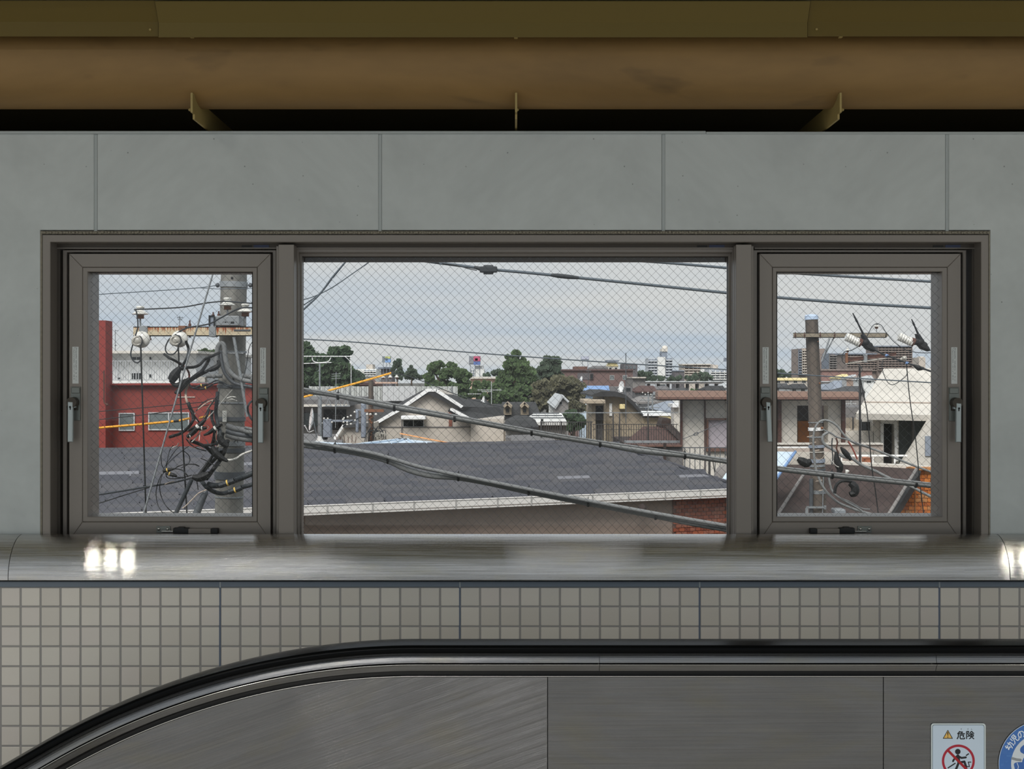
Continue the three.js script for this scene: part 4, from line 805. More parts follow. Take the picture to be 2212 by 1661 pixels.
single('roof_boulder', 'grey cloth covered lump at the right end of the slate roof', 'cover', [new THREE.SphereGeometry(0.28, 14, 10).scale(1, 1.1, 0.7).translate(...P(1574, 1034, 23.6).toArray())], M.greyWall);

// ---- right window, near roofs
{
  const o = thing('slant_roofed_house', 'cream house with a big slanted roof and a torn dark doorway', 'house'), d = 31;
  part(o, 'slanted_roof', slab([[1849.6, 893, d - 0.9], [2120, 899, d - 0.9], [2120, 795, d + 3], [1909, 796, d + 3]], 0.15, V(0, 0.6, 1)), M.cream);
  part(o, 'roof_crease', bar(P(1866, 868, d - 0.06), P(2110, 871, d - 0.06), 0.015, 0.015, 5), M.pinkish);
  part(o, 'wall', [metres(pbox(1886, 896, 1908.5, 1010, d, 4)), metres(pbox(1826, 931, 1887, 1010, d, 4)), metres(pbox(1934, 896, 1941, 1010, d, 4)), metres(pbox(1886, 894, 2100, 899, d, 4))], M.cream);
  part(o, 'wall_back', metres(pbox(1800, 880, 2100, 1010, d + 1.6, 3)), M.greyDeep);
  part(o, 'doorway', pbox(1908.5, 915, 1934.5, 1006, d + 0.3, 0.1), M.dark);
  const frayed = []; for (let k = 0; k < 26; k++) { const y = 914 + k * 3.2; frayed.push([1935 + 4 * Math.abs(Math.sin(k * 1.7)) + rr(0, 4), y]); }
  part(o, 'torn_frame', [ppoly([[1904, 912], [1908, 905], [1937, 906], [1939, 916], [1909, 915]], d - 0.12, 0.1), ppoly([[1932, 914], ...frayed, [1934, 998]], d - 0.14, 0.08), ppoly([[1903.5, 915], [1909, 914], [1909, 978], [1904, 976]], d - 0.1, 0.08)], M.whitePlain);
  part(o, 'glazed_wall', pbox(1941, 899, 2100, 1010, d + 0.4, 0.1), M.pane);
  for (const x of [1973, 2006]) part(o, 'window_post', pbox(x - 2, 896, x + 2, 1000, d + 0.25, 0.12), M.greyWall);
  for (const [x, y0, y1] of [[1861, 928, 1], [1843, 928, 1]]) part(o, 'window_jamb', pbox(x - 1, 900, x + 1, y0, d + 0.2, 0.1), M.galvDark);
  win(o, 1863, 912, 1884, 930, d + 0.3, M.iron, M.paneDark, 1, 1);
  stuff(part(o, 'window_bars', Array.from({ length: 14 }, (_, k) => pbox(1828 + k * 2.4, 902, 1829 + k * 2.4, 930, d + 0.2, 0.02)), M.tan));
  part(o, 'white_buttress', [ppoly([[2010, 905], [1947, 1004], [1952, 1012], [2110, 1030], [2110, 760]].map(([x, y]) => [x, Math.max(y, 900)]), d - 1.1, 0.2)], M.cream);
  part(o, 'buttress_window', [pbox(1999, 942, 2020, 985, d - 1.14, 0.05)], M.blueGrey);
  settle(o);
}
{
  const o = thing('white_balcony', 'white rail and ledge running below the torn doorway', 'balcony'), d = 27.2;
  part(o, 'white_rail', [pbox(1812, 982.5, 1960, 986, d, 0.08), pbox(1640, 965, 1760, 968, d + 0.5, 0.08)], M.white2);
  part(o, 'back_wall', metres(pbox(1812, 986, 1885, 1000, d + 0.4, 0.1)), M.pinkish);
  part(o, 'orange_box', rbox(1868, 989, 1883, 1001, d + 0.1, 0.3, 0.02), std(css(196, 128, 96), 0.8));
  for (const x of [1818, 1860, 1886, 1933]) part(o, 'rail_post', pbox(x - 1.2, 984, x + 1.2, 1006, d + 0.02, 0.05), M.white2);
  part(o, 'ledge', slab([[1806, 997, d - 0.5], [2030, 1010, d - 0.5], [2030, 1018, d - 0.5], [1806, 1004, d - 0.5]], 0.5), M.cream);
  settle(o);
}
{
  const o = thing('brown_house', 'house with dark brown roof filling the foot of the right window', 'house'), d = 23.4;
  part(o, 'roof', metres(slab([[1640, 1004, d + 2.2], [1810, 1003, d + 2.2], [1985, 1013, d + 2.2], [1902, 1140, d], [1640, 1140, d]], 0.15, V(0, 0.6, 1))), std(css(84, 70, 68), 0.85, { map: rep(T.concrete, 0.5) }));
  for (const [a, b, c, e] of [[1734, 1029, 1674, 1122], [1978, 1016, 1912, 1124]]) part(o, 'roof_ridge', bar(P(a, b, d + 1.6).add(V(0, 0.04, 0.06)), P(c, e, d + 0.1).add(V(0, 0.04, 0.06)), 0.032, 0.036, 6), M.greyWall);
  part(o, 'verge', slab([[1982, 1016, d + 2.1], [1990, 1017, d + 2.1], [1922, 1124, d + 0.1], [1914, 1124, d + 0.1]], 0.3, V(0.2, 0.3, 1)), M.roofDark);
  part(o, 'roof_hatch', rbox(1803, 1100, 1828, 1111, d - 0.2, 0.3, 0.03), M.galv);
  part(o, 'grey_deck', pbox(1690, 1112, 1900, 1150, d - 0.4, 0.3), M.blueGrey);
  settle(o);
}
{
  const o = thing('brick_building', 'orange brick building in the lower right corner of the right window', 'building'), d = 26;
  part(o, 'wall', metres(ppoly([[1981, 1014], [2100, 1014], [2100, groundPy(d)], [1900, groundPy(d)], [1906, 1132]], d, 0.8)), M.brickOrangeMortar);
  part(o, 'coping', pbox(1975, 1011, 2100, 1015.5, d - 0.15, 0.4), M.brickOrange[3]);
  part(o, 'corner_joint', pbox(1976, 1022, 1978.5, 1150, d - 0.055, 0.06), M.brickOrangeMortar);
  const g = new THREE.BoxGeometry(S(12.4, d), S(7.4, d), 0.05);
  for (let r = 0; r < 13; r++) for (let k = 0; k < 11; k++) { const x = 1921 + k * 13.6 + (r % 2 ? 6.8 : 0), y = 1020 + r * 8.6; if (x < 1992 - (y - 1016) * 0.67 - 8 || x > 2042) continue; const m = part(o, 'brick', g, M.brickOrange[Math.floor(rnd() * 4)]); m.position.copy(P(x, y, d)).add(V(0, 0, -0.005 + rr(-0.008, 0.008))); }
  settle(o);
}
{
  const o = thing('blue_awning', 'pale blue plastic awning at the lower left of the right window', 'awning'), d = 22.4;
  part(o, 'sheet', slab([[1600, 973, d + 1.5], [1717, 976, d + 1.5], [1676, 1034, d], [1560, 1034, d]], 0.03, V(0, 0.5, 1)), M.paleBlue);
  part(o, 'edge_tube', bar(P(1718, 976, d + 1.5), P(1676, 1035, d), 0.028, 0.028, 8), M.blueRoof);
  part(o, 'rib', bar(P(1640, 974, d + 1.5), P(1600, 1034, d), 0.02, 0.02, 6), M.blueRoof);
  settle(o);
}

// ---- trees
function leaves(ells, d, n, size) {                                                 // clumps of small leaves spread over each crown
  const pos = [], q = new THREE.Quaternion(), e = new THREE.Euler(), w = ells.map(([, , a, b]) => a * b), tot = w.reduce((s, x) => s + x, 0);
  const ball3 = (r) => { const u = rr(-1, 1), t = rr(0, 6.283), s = Math.sqrt(1 - u * u), k = r * Math.cbrt(rnd()); return V(s * Math.cos(t) * k, u * k, s * Math.sin(t) * k); };
  ells.forEach(([px, py, rx, ry], k) => {
    const c = P(px, py, d), RX = S(rx, d), RY = S(ry, d), m = Math.round(n * w[k] / tot), clumps = Math.max(7, Math.min(26, Math.round(rx * ry / 14)));
    for (let b = 0; b < clumps; b++) {
      const u = rr(-0.8, 1), t = rr(0, 6.283), s = Math.sqrt(1 - u * u), R = rr(0.55, 1.02), C = c.clone().add(V(RX * s * Math.cos(t) * R, RY * u * R, RX * s * Math.sin(t) * R)), cr = Math.min(RX, RY) * rr(0.22, 0.5);
      for (let i = 0; i < m / clumps; i++) {
        const a = C.clone().add(ball3(cr).multiply(V(1.25, 0.85, 1.25))), z2 = size * rr(0.5, 1.25);
        q.setFromEuler(e.set(rr(-1.3, 0.5), rr(0, 6.28), rr(-1, 1)));
        const A = [[-0.5, -0.3], [0.5, -0.35], [0.55, 0.4], [-0.45, 0.45]].map(([x, y]) => V(x * z2, y * z2, 0).applyQuaternion(q).add(a));
        for (const j of [0, 1, 2, 0, 2, 3]) pos.push(A[j].x, A[j].y, A[j].z);
      }
    }
  });
  const g = new THREE.BufferGeometry().setAttribute('position', new THREE.Float32BufferAttribute(pos, 3)); g.computeVertexNormals(); return g;
}
function tree(name, label, ells, d, n, size, mat, trunk, cat = 'tree', group) {
  const o = thing(name, label, cat, group);
  stuff(part(o, 'foliage', leaves(ells, d, n, size), mat));
  if (trunk) { const [x, y, r] = trunk, top = P(x, y, d), b = V(top.x, GROUND, top.z); part(o, 'trunk', [bar(b, top, r * 1.5, r * 0.7, 9), ...ells.slice(0, 4).map(([px, py]) => bar(top.clone().lerp(b, 0.06), P(px, py, d), r * 0.5, r * 0.15, 6))], M.bark); }
  return settle(o);
}
const Lf = M.leaf;
tree('shrub', 'dark green shrubs just left of the tan building door', [[1232, 902, 14, 14], [1250, 908, 12, 14], [1240, 922, 18, 12], [1222, 920, 10, 12]], 58, 3000, 0.16, Lf[0], [1238, 930, 0.08], 'shrub');
tree('broadleaf_tree', 'dark green tree cut by the left edge of the middle window', [[656, 762, 15, 18], [664, 785, 22, 24], [656, 812, 26, 26], [676, 830, 18, 14]], 82, 5200, 0.24, Lf[0], [660, 830, 0.2]);
tree('broadleaf_tree', 'large round dark green tree behind the rooftop antenna', [[726, 768, 20, 16], [745, 762, 13, 13], [712, 784, 20, 20], [728, 800, 34, 26], [710, 818, 24, 20], [742, 822, 26, 18]], 80, 8200, 0.24, Lf[0], [726, 826, 0.25]);
tree('shrub', 'small dark bush right of the round tree', [[770, 812, 10, 9], [780, 818, 9, 8], [764, 824, 10, 8]], 86, 1400, 0.24, Lf[3], [772, 826, 0.1], 'shrub');
tree('sapling', 'thin pale young tree right of the small billboard', [[858, 786, 8, 10], [852, 796, 6, 8], [864, 798, 7, 10], [858, 808, 8, 8]], 110, 800, 0.26, Lf[3], [858, 816, 0.1]);
tree('sapling', 'small bluish conifer standing alone before the far roofs', [[889, 797, 6, 8], [890, 806, 9, 9], [889, 815, 11, 8]], 110, 1200, 0.26, Lf[3], [889, 822, 0.1]);
tree('broadleaf_tree', 'tall mixed green trees standing right of the fence', [[935, 796, 11, 12], [948, 792, 9, 10], [958, 808, 14, 14], [930, 816, 12, 18], [974, 800, 12, 14], [990, 808, 16, 14], [1004, 822, 13, 20], [960, 838, 26, 18], [992, 845, 22, 18], [938, 838, 16, 14], [972, 788, 6, 6]], 92, 10500, 0.25, Lf[1], [968, 850, 0.3]);
tree('shrub', 'green bushes between the trees and the rooftop antenna', [[1034, 834, 13, 9], [1050, 831, 12, 9], [1042, 844, 20, 10], [1066, 840, 13, 13], [1024, 852, 18, 10], [1052, 858, 24, 10], [1070, 863, 17, 10]], 96, 4200, 0.25, Lf[1], [1046, 846, 0.1], 'shrub');
tree('pine', 'tall bright green pine with ragged top left of the brown building', [[1113, 766, 10, 8], [1106, 778, 16, 10], [1124, 784, 14, 10], [1112, 795, 24, 12], [1092, 812, 18, 12], [1128, 806, 22, 14], [1108, 828, 30, 16], [1142, 826, 20, 14], [1100, 850, 32, 18], [1138, 848, 26, 20], [1080, 838, 18, 16], [1120, 868, 34, 14]], 78, 11500, 0.26, Lf[1], [1114, 850, 0.3]);
tree('broadleaf_tree', 'grey green broad tree in front of the brown building', [[1188, 786, 20, 14], [1178, 802, 18, 14], [1198, 804, 16, 16], [1188, 818, 22, 12]], 84, 4200, 0.25, Lf[3], [1188, 830, 0.25]);
tree('broadleaf_tree', 'brownish green bushy tree beside the blue roof', [[1176, 840, 24, 20], [1222, 830, 26, 20], [1244, 848, 16, 22], [1200, 860, 22, 22], [1250, 874, 12, 14], [1168, 872, 18, 18], [1236, 878, 22, 14], [1206, 886, 26, 12]], 76, 8600, 0.25, Lf[4], [1212, 860, 0.25]);
tree('shrub', 'green shrubs above the viaduct at the right of the middle window', [[1500, 846, 9, 5], [1493, 848, 8, 4], [1510, 849, 8, 4]], 200, 700, 0.5, Lf[1], null, 'shrub');
tree('tree_line', 'dark tree belt at the foot of the grey tower', [[1385, 808, 16, 8], [1402, 812, 18, 8], [1370, 812, 12, 9], [1420, 820, 40, 6], [1470, 818, 30, 6], [1512, 812, 16, 8], [1526, 818, 14, 7]], 420, 2600, 1.1, Lf[3], null, 'trees');
tree('tree_line', 'distant wooded hill at the left edge of the right window', [[1676, 810, 20, 9], [1700, 812, 20, 7], [1724, 815, 20, 5]], 620, 1400, 1.5, Lf[3], null, 'trees');
tree('tree_line', 'low dark woods behind the peach coloured hall', [[880, 814, 34, 6], [916, 812, 24, 6], [1060, 810, 22, 5], [1080, 806, 20, 6], [1110, 810, 20, 6], [1160, 814, 34, 9], [1210, 816, 24, 8]], 330, 1700, 0.9, Lf[3], null, 'trees');
tree('shrub', 'green tree tops between the pole and the white apartment block', [[434, 762, 8, 4], [446, 760, 10, 5], [460, 763, 10, 5]], 90, 800, 0.25, Lf[1], [446, 772, 0.1], 'shrub');

// ---- the city behind: blocks, towers, billboards, viaduct
function block(name, label, cat, x0, y0, x1, y1, d, depth, mat) { const o = thing(name, label, cat); part(o, 'wall', pbox(x0, y0, x1, Math.max(y1, groundPy(d)), d, depth), mat); return o; }
function floors(o, x0, x1, y0, y1, d, step, slabMat, winMat, bays = 0, h = 0.42) {   // balcony fronts, with dark openings between them
  for (let y = y0; y < y1; y += step) {
    part(o, 'balcony', pbox(x0, y + step * (1 - h), x1, y + step, d - 1.4, 1.4), slabMat);
    if (bays > 1) stuff(part(o, 'partitions', Array.from({ length: bays + 1 }, (_, k) => { const x = x0 + (x1 - x0) * k / bays; return pbox(x - 0.35, y, x + 0.35, y + step * (1 - h), d - 1.2, 1.2); }), slabMat));
    if (winMat) stuff(part(o, 'windows', Array.from({ length: Math.max(1, bays) }, (_, k) => { const w = (x1 - x0) / Math.max(1, bays); return pbox(x0 + w * (k + 0.12), y + step * 0.08, x0 + w * (k + 0.88), y + step * (1 - h), d - 0.12, 0.2); }), winMat));
  }
}
{
  const o = block('apartment_tower', 'grey white apartment tower with a stepped top and water tank', 'tower', 1400, 774, 1452.5, 820, 620, 14, M.tower), d = 620;
  part(o, 'stair_shaft', pbox(1421, 771, 1437, 830, d - 2.4, 3), M.whitePlain);
  floors(o, 1400, 1420, 775, 818, d, 6, M.tower, M.towerShade, 3); floors(o, 1438, 1452.5, 773, 818, d, 6, M.tower, M.towerShade, 2);
  part(o, 'penthouse', pbox(1429, 759, 1441, 774, d, 8), M.towerShade);
  part(o, 'tank', [pbox(1430, 753, 1442, 759.5, d - 0.4, 9), lathe([[0.01, 1.6], [1.2, 1.2], [1.6, 0]], 12).translate(...P(1436, 753, d + 4).toArray())], M.cream);
  settle(o);
}
{
  const o = block('apartment_block', 'low wide cream apartment block right of the tower', 'building', 1475, 787, 1542, 814, 560, 14, M.apartLight), d = 560;
  floors(o, 1479, 1534, 789, 812, d, 5.4, M.apartLight, M.apart, 6); part(o, 'roof_rim', pbox(1474, 785.6, 1536, 788, d - 2, 15), M.cream);
  part(o, 'stair_block', pbox(1514, 797, 1522, 812, d - 4, 3), M.whitePlain);
  settle(o);
}
{ const o = block('dark_block', 'small dark box shaped building between tower and cream block', 'building', 1457.5, 801, 1478.5, 818, 520, 10, M.farDark); part(o, 'roof_rim', pbox(1457, 800, 1479, 802, 519.6, 10.6), M.towerShade); part(o, 'mast', pbar(1468, 801, 1468, 794, 522, 0.35), M.towerShade); settle(o); }
{ const o = block('office_building', 'white office building partly behind the right window post', 'building', 1532, 797, 1600, 830, 540, 14, M.tower); floors(o, 1536, 1575, 800, 816, 540, 5, M.whitePlain, M.towerShade, 4); part(o, 'roof_box', pbox(1540, 788, 1551, 797, 542, 5), M.apartLight); settle(o); }
single('roof_sign', 'small grey sign high at the right edge of the middle window', 'sign', [pbox(1564, 773, 1576, 781, 500, 1), pbar(1570, 781, 1570, 800, 500.5, 0.6)], M.towerShade);
{
  const o = block('brown_building', 'long brown flat roofed building behind the blue roof', 'building', 1213, 799, 1367, 880, 150, 14, std(css(118, 96, 92), 0.85)), d = 150, m = std(css(104, 84, 82), 0.85);
  part(o, 'roof_rim', pbox(1212, 797.4, 1368, 800.4, d - 0.3, 14.6), m);
  part(o, 'roof_box', pbox(1241, 791.5, 1269, 798, d + 3, 5), M.brown);
  part(o, 'recess', pbox(1247.5, 805.5, 1282, 820, d - 0.06, 0.2), M.farDark);
  win(o, 1275, 808, 1281, 818, d - 0.2, m, M.paneDark, 0, 0.6); win(o, 1318, 811, 1326, 820, d, M.alu, M.pane, 1, 0.6); win(o, 1346, 811, 1354, 820, d, M.alu, M.pane, 1, 0.6);
  settle(o);
}
{ const o = block('low_grey_house', 'grey low house right of the brown building', 'house', 1367, 816, 1394, 850, 140, 8, M.greyWall); part(o, 'roof', pbox(1366, 814, 1396, 817, 139.5, 9), M.beige); settle(o); }
{
  const o = thing('blue_roof_house', 'house with a bright blue metal roof beside the dark trees', 'house'), d = 88;
  sideHouse(o, 1258, 1315, 850, 833, d, 5, M.paleBlue, M.blueRoof, groundPy(d), 3, 3);
  settle(o);
}
{
  const o = block('grey_house', 'dark grey house wall behind the tan building roof', 'house', 1317, 836, 1366, 870, 92, 6, M.greyDeep); win(o, 1353, 838, 1362, 845, 92, M.greyDeep, M.paneDark, 0, 0.5); settle(o);
}
{ const o = block('yellow_house', 'pale yellow building on the skyline above the brown building', 'building', 1314, 790, 1336, 812, 300, 10, M.cream); part(o, 'gable', ppoly([[1314, 791], [1320, 782], [1330, 782], [1336, 791]], 299.8, 9), M.paleYellow); part(o, 'roof_frame', [pbox(1312, 777.5, 1337, 781, 299, 8)], M.towerShade); win(o, 1316, 794, 1321, 799, 299.6, M.alu, M.paneDark, 0, 0.4); win(o, 1328, 794, 1333, 799, 299.6, M.alu, M.paneDark, 0, 0.4); settle(o); }
{ const o = block('dark_block', 'dark grey block on the skyline behind the thin mast', 'building', 1348, 785.5, 1377, 812, 320, 12, M.farDark); for (let k = 0; k < 3; k++) win(o, 1352 + k * 8, 791, 1356 + k * 8, 796, 319.8, M.towerShade, M.pane, 0, 0.4); settle(o); }
{ const o = block('roof_row', 'row of grey roofs just above the brown building', 'building', 1276, 793, 1312, 806, 240, 8, M.greyWall); part(o, 'roof', slab([[1274, 794, 239], [1314, 794, 239], [1308, 790, 243], [1280, 790, 243]], 0.3, V(0, 1, 0.3)), M.greyDeep); settle(o); }
function billboard(label, x0, y0, x1, y1, d, patches, legs) {
  const o = thing('billboard', label, 'billboard');
  part(o, 'board', pbox(x0, y0, x1, y1, d, 1.2), std(css(150, 156, 164), 0.7));
  for (const [a, b, c, e, m] of patches) part(o, 'print_field', pbox(a, b, c, e, d - 0.15, 0.2), m);
  for (const x of legs) part(o, 'leg', pbar(x, y1, x, groundPy(d), d + 0.7, 0.5), M.towerShade);
  settle(o);
}
const Cm = (r, g, b) => std(css(r, g, b), 0.7);
billboard('small rooftop billboard in grey, blue and yellow green left of the pale sapling', 825.5, 769.5, 844, 783, 382, [[826, 770, 832, 783, Cm(132, 140, 146)], [832, 776, 844, 783, Cm(132, 166, 214)], [832, 770, 843, 774.5, Cm(196, 204, 130)], [833, 773, 838, 778, Cm(170, 190, 214)]], [828, 835, 842]);
billboard('rooftop billboard with red circle field and blue band left of the pine', 1013, 769, 1038, 788, 361, [[1013.5, 770, 1023, 785, Cm(136, 138, 144)], [1023, 769.5, 1037.5, 780, Cm(196, 92, 122)], [1026, 774, 1032, 779, Cm(222, 190, 196)], [1023, 781, 1037, 788, Cm(96, 120, 178)]], [1016, 1026, 1036]);
billboard('pale blank rooftop billboard above the brown building', 1255, 769.5, 1272.5, 780, 400, [[1256, 770, 1272, 776, Cm(186, 190, 206)]], [1258, 1270]);
{ const o = block('white_tower', 'white building under the billboard with the red field', 'building', 1014, 797, 1046, 830, 362, 10, M.whitePlain); part(o, 'roof_box', pbox(1026, 790, 1044, 798, 363, 6), M.white); stuff(part(o, 'windows', Array.from({ length: 6 }, (_, k) => pbox(1016 + (k % 2) * 5, 799 + Math.floor(k / 2) * 5, 1019 + (k % 2) * 5, 802 + Math.floor(k / 2) * 5, 361.8, 0.3)), M.towerShade)); settle(o); }
{ const o = block('peach_hall', 'long low peach coloured hall behind the green bushes', 'building', 1016, 818, 1080, 850, 250, 12, M.peach); part(o, 'roof', pbox(1014, 813.5, 1082, 818, 249, 14), M.cream); settle(o); }
{ const o = block('grey_block', 'dark grey flat block under the small blue billboard', 'building', 817, 796, 847, 830, 385, 10, M.farDark); part(o, 'roof_rim', pbox(816, 793, 848, 796.6, 383.6, 10.6), M.towerShade); settle(o); }
{ const o = block('white_block', 'pale stepped block behind the corrugated fence', 'building', 769, 797, 813, 840, 340, 12, M.whitePlain); part(o, 'roof_box', pbox(791, 787, 805, 798, 342, 6), M.beige); floors(o, 786, 812, 799, 812, 340, 4.6, M.whitePlain, M.towerShade, 4); settle(o); }
{ const o = block('red_roof_house', 'low dark red roofed house between bush and billboard block', 'house', 764, 826, 812, 850, 110, 6, M.brown); part(o, 'roof', slab([[760, 827, 109.5], [816, 827, 109.5], [808, 819, 113], [770, 819, 113]], 0.2, V(0, 1, 0.3)), M.redBrown); settle(o); }
{
  const o = thing('viaduct', 'long grey elevated road crossing the middle distance', 'bridge'), d = 250;
  part(o, 'deck', pbox(1366, 824.5, 1900, 829, d, 6), M.greyWall); part(o, 'guard_wall', pbox(1366, 823, 1900, 825.4, d - 0.2, 0.3), M.alu);
  for (let x = 1382; x < 1900; x += 21) part(o, 'pier', pbox(x - 1.6, 829, x + 1.6, groundPy(d), d + 1, 3), M.greyDeep);
  settle(o);
}
// apartment slabs beyond the right window
{ const o = block('apartment_tower', 'pale brown apartment tower left of the right hand pole', 'tower', 1725.5, 753, 1784, 815, 520, 14, M.apart), d = 520; floors(o, 1726, 1733, 754, 808, d, 5.6, M.towerShade, M.farDark, 2); floors(o, 1733.5, 1743, 752, 808, d - 1, 5.6, M.apartLight, M.apart, 2); floors(o, 1776, 1784, 770, 808, d, 5.6, M.towerShade, M.farDark, 2); settle(o); }
{ const o = block('apartment_block', 'grey balconied apartment block right of the pole brace', 'building', 1792.5, 763, 1819, 815, 500, 12, M.towerShade); floors(o, 1792.5, 1814, 764, 800, 500, 5, M.greyWall, M.farDark, 3); part(o, 'side_wall', pbox(1814.5, 763, 1820, 815, 498.4, 4), M.apartLight); settle(o); }
{
  const o = block('apartment_block', 'huge brown apartment slab stepped up to the right', 'building', 1829, 765, 1971, 815, 460, 14, M.apart), d = 460;
  part(o, 'high_wing', pbox(1897, 748.5, 1971, 820, d - 3, 16), M.apart);
  floors(o, 1830, 1896, 766, 800, d, 5, M.apart, M.farDark, 9); floors(o, 1898, 1970, 750, 800, d - 3, 5, M.apart, M.farDark, 10);
  part(o, 'roof_rim', [pbox(1828, 763, 1898, 765.6, d - 1.6, 16)], M.towerShade); part(o, 'roof_rim', pbox(1896, 746.6, 1972, 749, d - 4.6, 19), M.towerShade);
  settle(o);
}
{ const o = block('white_tower', 'slim white tower behind the right black cable boot', 'tower', 1985, 772, 1999, 800, 480, 8, M.apartLight); part(o, 'roof_box', pbox(1988, 770, 1996, 773, 481, 4), M.cream); settle(o); }
{ const o = block('brick_hall', 'long low reddish hall below the apartment slabs', 'building', 1775, 800, 1884, 830, 300, 10, std(css(150, 118, 110), 0.85)); part(o, 'roof_rim', pbox(1774, 797, 1885, 800.5, 299.6, 11), M.apart); settle(o); }

// small houses of the middle distance, each with its own roof
const hs = [
  ['low cream roofed hall left of the pole in the right window', 1672, 820, 1746, 816, 230, M.beige, M.paleYellow, 2],
  ['grey roofed house against the left edge of the right window', 1664, 836, 1704, 828, 162, M.greyWall, M.roofGrey, 6],
  ['dark roofed house left of the right hand pole', 1706, 838, 1744, 829, 150, M.whitePlain, M.roofDark, 8],
  ['blue grey roofed house just right of the pole', 1776, 838, 1800, 829, 140, M.cream, M.blueGrey, 5],
  ['pale hipped house below the brick hall', 1812, 816, 1836, 808, 222, M.cream, M.paleYellow, 8],
  ['white gabled house right of the pale hipped one', 1838, 817, 1852, 809, 212, M.white, M.alu, 5],
  ['orange brown house under the apartment slab', 1850, 820, 1862, 811, 202, M.peach, M.apart, 3],
  ['white house with light grey roof below the rusty arm', 1866, 820, 1888, 811, 192, M.whitePlain, M.alu, 7],
  ['slate roofed house left of the slanted roof', 1820, 846, 1868, 834, 120, M.greyWall, M.roofGrey, 9],
  ['narrow blue house with flat roof near the thin black pole', 1802, 842, 1818, 822, 130, M.blueGrey, M.blueGrey, 1],
  ['brown roofed house at the left end of the brown fascia', 1372, 845, 1420, 833, 118, M.greyDeep, M.redBrown, 10],
  ['white walled house in the row before the viaduct', 1452, 844, 1486, 838, 150, M.whitePlain, M.roofGrey, 5],
  ['grey house in the row left of the green shrubs', 1410, 840, 1446, 834, 160, M.greyWall, M.greyDeep, 7],
  ['dark house in the row right of the green shrubs', 1524, 842, 1566, 833, 155, M.greyDeep, M.roofDark, 6],
  ['silver roofed house under the satellite dish mast', 1376, 868, 1424, 856, 84, M.whitePlain, M.greyWall, 6],
  ['dark tiled house with long ridge left of the stair block', 1378, 890, 1444, 872, 76, M.greyDeep, M.roofDark, 12],
  ['blue grey roofed house behind the cream stair block', 1424, 886, 1468, 866, 65, M.greyWall, M.blueGrey, 16],
  ['white eaved house below the dark tiled one', 1386, 906, 1462, 893, 56, M.whitePlain, M.roofGrey, 4],
  ['cream house between corrugated fence and gabled house', 1000, 880, 1056, 862, 72, M.cream, M.roofDark, 8],
  ['dark house deep in the trees by the pine', 1060, 882, 1090, 872, 90, M.brown, M.roofDark, 6],
  ['white house glimpsed left of the white balcony', 1826, 905, 1862, 880, 60, M.whitePlain, M.roofDark, 6],
  ['white house peeping over the viaduct piers', 1562, 836, 1592, 826, 170, M.white, M.alu, 4],
];
for (const [label, x0, eave, x1, ridge, d, wall, roof, hip] of hs) {
  const o = thing('house', label, 'house');
  sideHouse(o, x0, x1, eave, ridge, d, 6, wall, roof, groundPy(d), 1.5, hip);
  const n = Math.max(1, Math.floor((x1 - x0) / 16)), w = (x1 - x0) / n;
  for (let k = 0; k < n; k++) win(o, x0 + w * (k + 0.3), eave + 2.4, x0 + w * (k + 0.7), eave + 7, d, M.alu, M.paneDark, 1, 0.45);
  settle(o);
}
// aerials and dishes on the roofs
function aerial(label, x, yTop, yBase, d, arms, mat = M.galv, r = 0.7) {
  const o = thing('roof_aerial', label, 'antenna');
  part(o, 'mast', pbar(x, yBase, x, yTop, d, r), mat);
  for (const [y, a, b, n] of arms) part(o, 'antenna_arm', [pbar(a, y, b, y, d, 0.55, 0.55, 5), ...Array.from({ length: n }, (_, k) => { const px = a + (b - a) * (k + 0.5) / n; return pbar(px, y - 2, px, y + 2, d, 0.35, 0.35, 4); })], mat);
  return settle(o);
}
{
  const d = 33, o = thing('antenna_mast', 'tall white rooftop antenna mast with long top boom at left of the middle window', 'antenna');
  part(o, 'mast', [pbar(690.6, 953, 690.6, 785, d, 1.8), pbar(690.8, 940, 690.8, 856, d - 0.02, 4.6, 4.4)], M.galv);
  part(o, 'base', lathe([[S(11, d), 0], [S(5, d), S(10, d)], [S(3, d), S(22, d)]], 14).translate(...P(690.6, 956, d).toArray()), M.whitePlain);
  part(o, 'top_boom', [pbar(652, 769.6, 762, 769.8, d, 1)], M.white2);
  part(o, 'curved_bracket', ptube([[674, 772], [677, 780], [688, 783], [708, 781], [715, 772]], d, 0.9), M.white2);
  part(o, 'lower_boom', [pbar(640, 786, 716, 783, d, 0.8)], M.white2);
  part(o, 'end_rod', [pbar(758.5, 770, 758.5, 834, d, 0.7), ptube([[745, 770], [754, 778], [758, 786]], d, 0.6)], M.white2);
  part(o, 'small_antenna', [...[0, 1, 2].map((k) => pbar(716, 808 + k * 5, 736, 807 + k * 5, d + 0.2, 0.5)), pbar(726, 804, 724.6, 924, d + 0.2, 0.9)], M.galv);
  settle(o);
}
aerial('thin tall mast with small arms beside the big satellite dish', 1352, 762, 914, 39, [[793, 1348, 1356, 2], [815, 1349, 1355, 2]], M.galvDark, 0.9);
aerial('rooftop aerial with one long arm above the dark roofs', 1061.6, 824, 874, 60, [[842.5, 1030, 1084, 8], [851, 1010, 1040, 6], [846, 1040, 1064, 4]], M.alu, 0.8);
aerial('thin aerial standing before the brown building recess', 1271, 796, 833, 86, [[801, 1266, 1276, 3]], M.galvDark, 0.5);
aerial('white aerial left of the slanted roof in the right window', 1838, 862, 956, 40, [[872, 1826, 1850, 5], [884, 1828, 1848, 4]], M.alu, 0.9);
aerial('small aerial above the red building beside the round insulator', 388, 682, 706, 46, [[686, 382, 396, 4], [690, 384, 393, 3]], M.galvDark, 0.6);
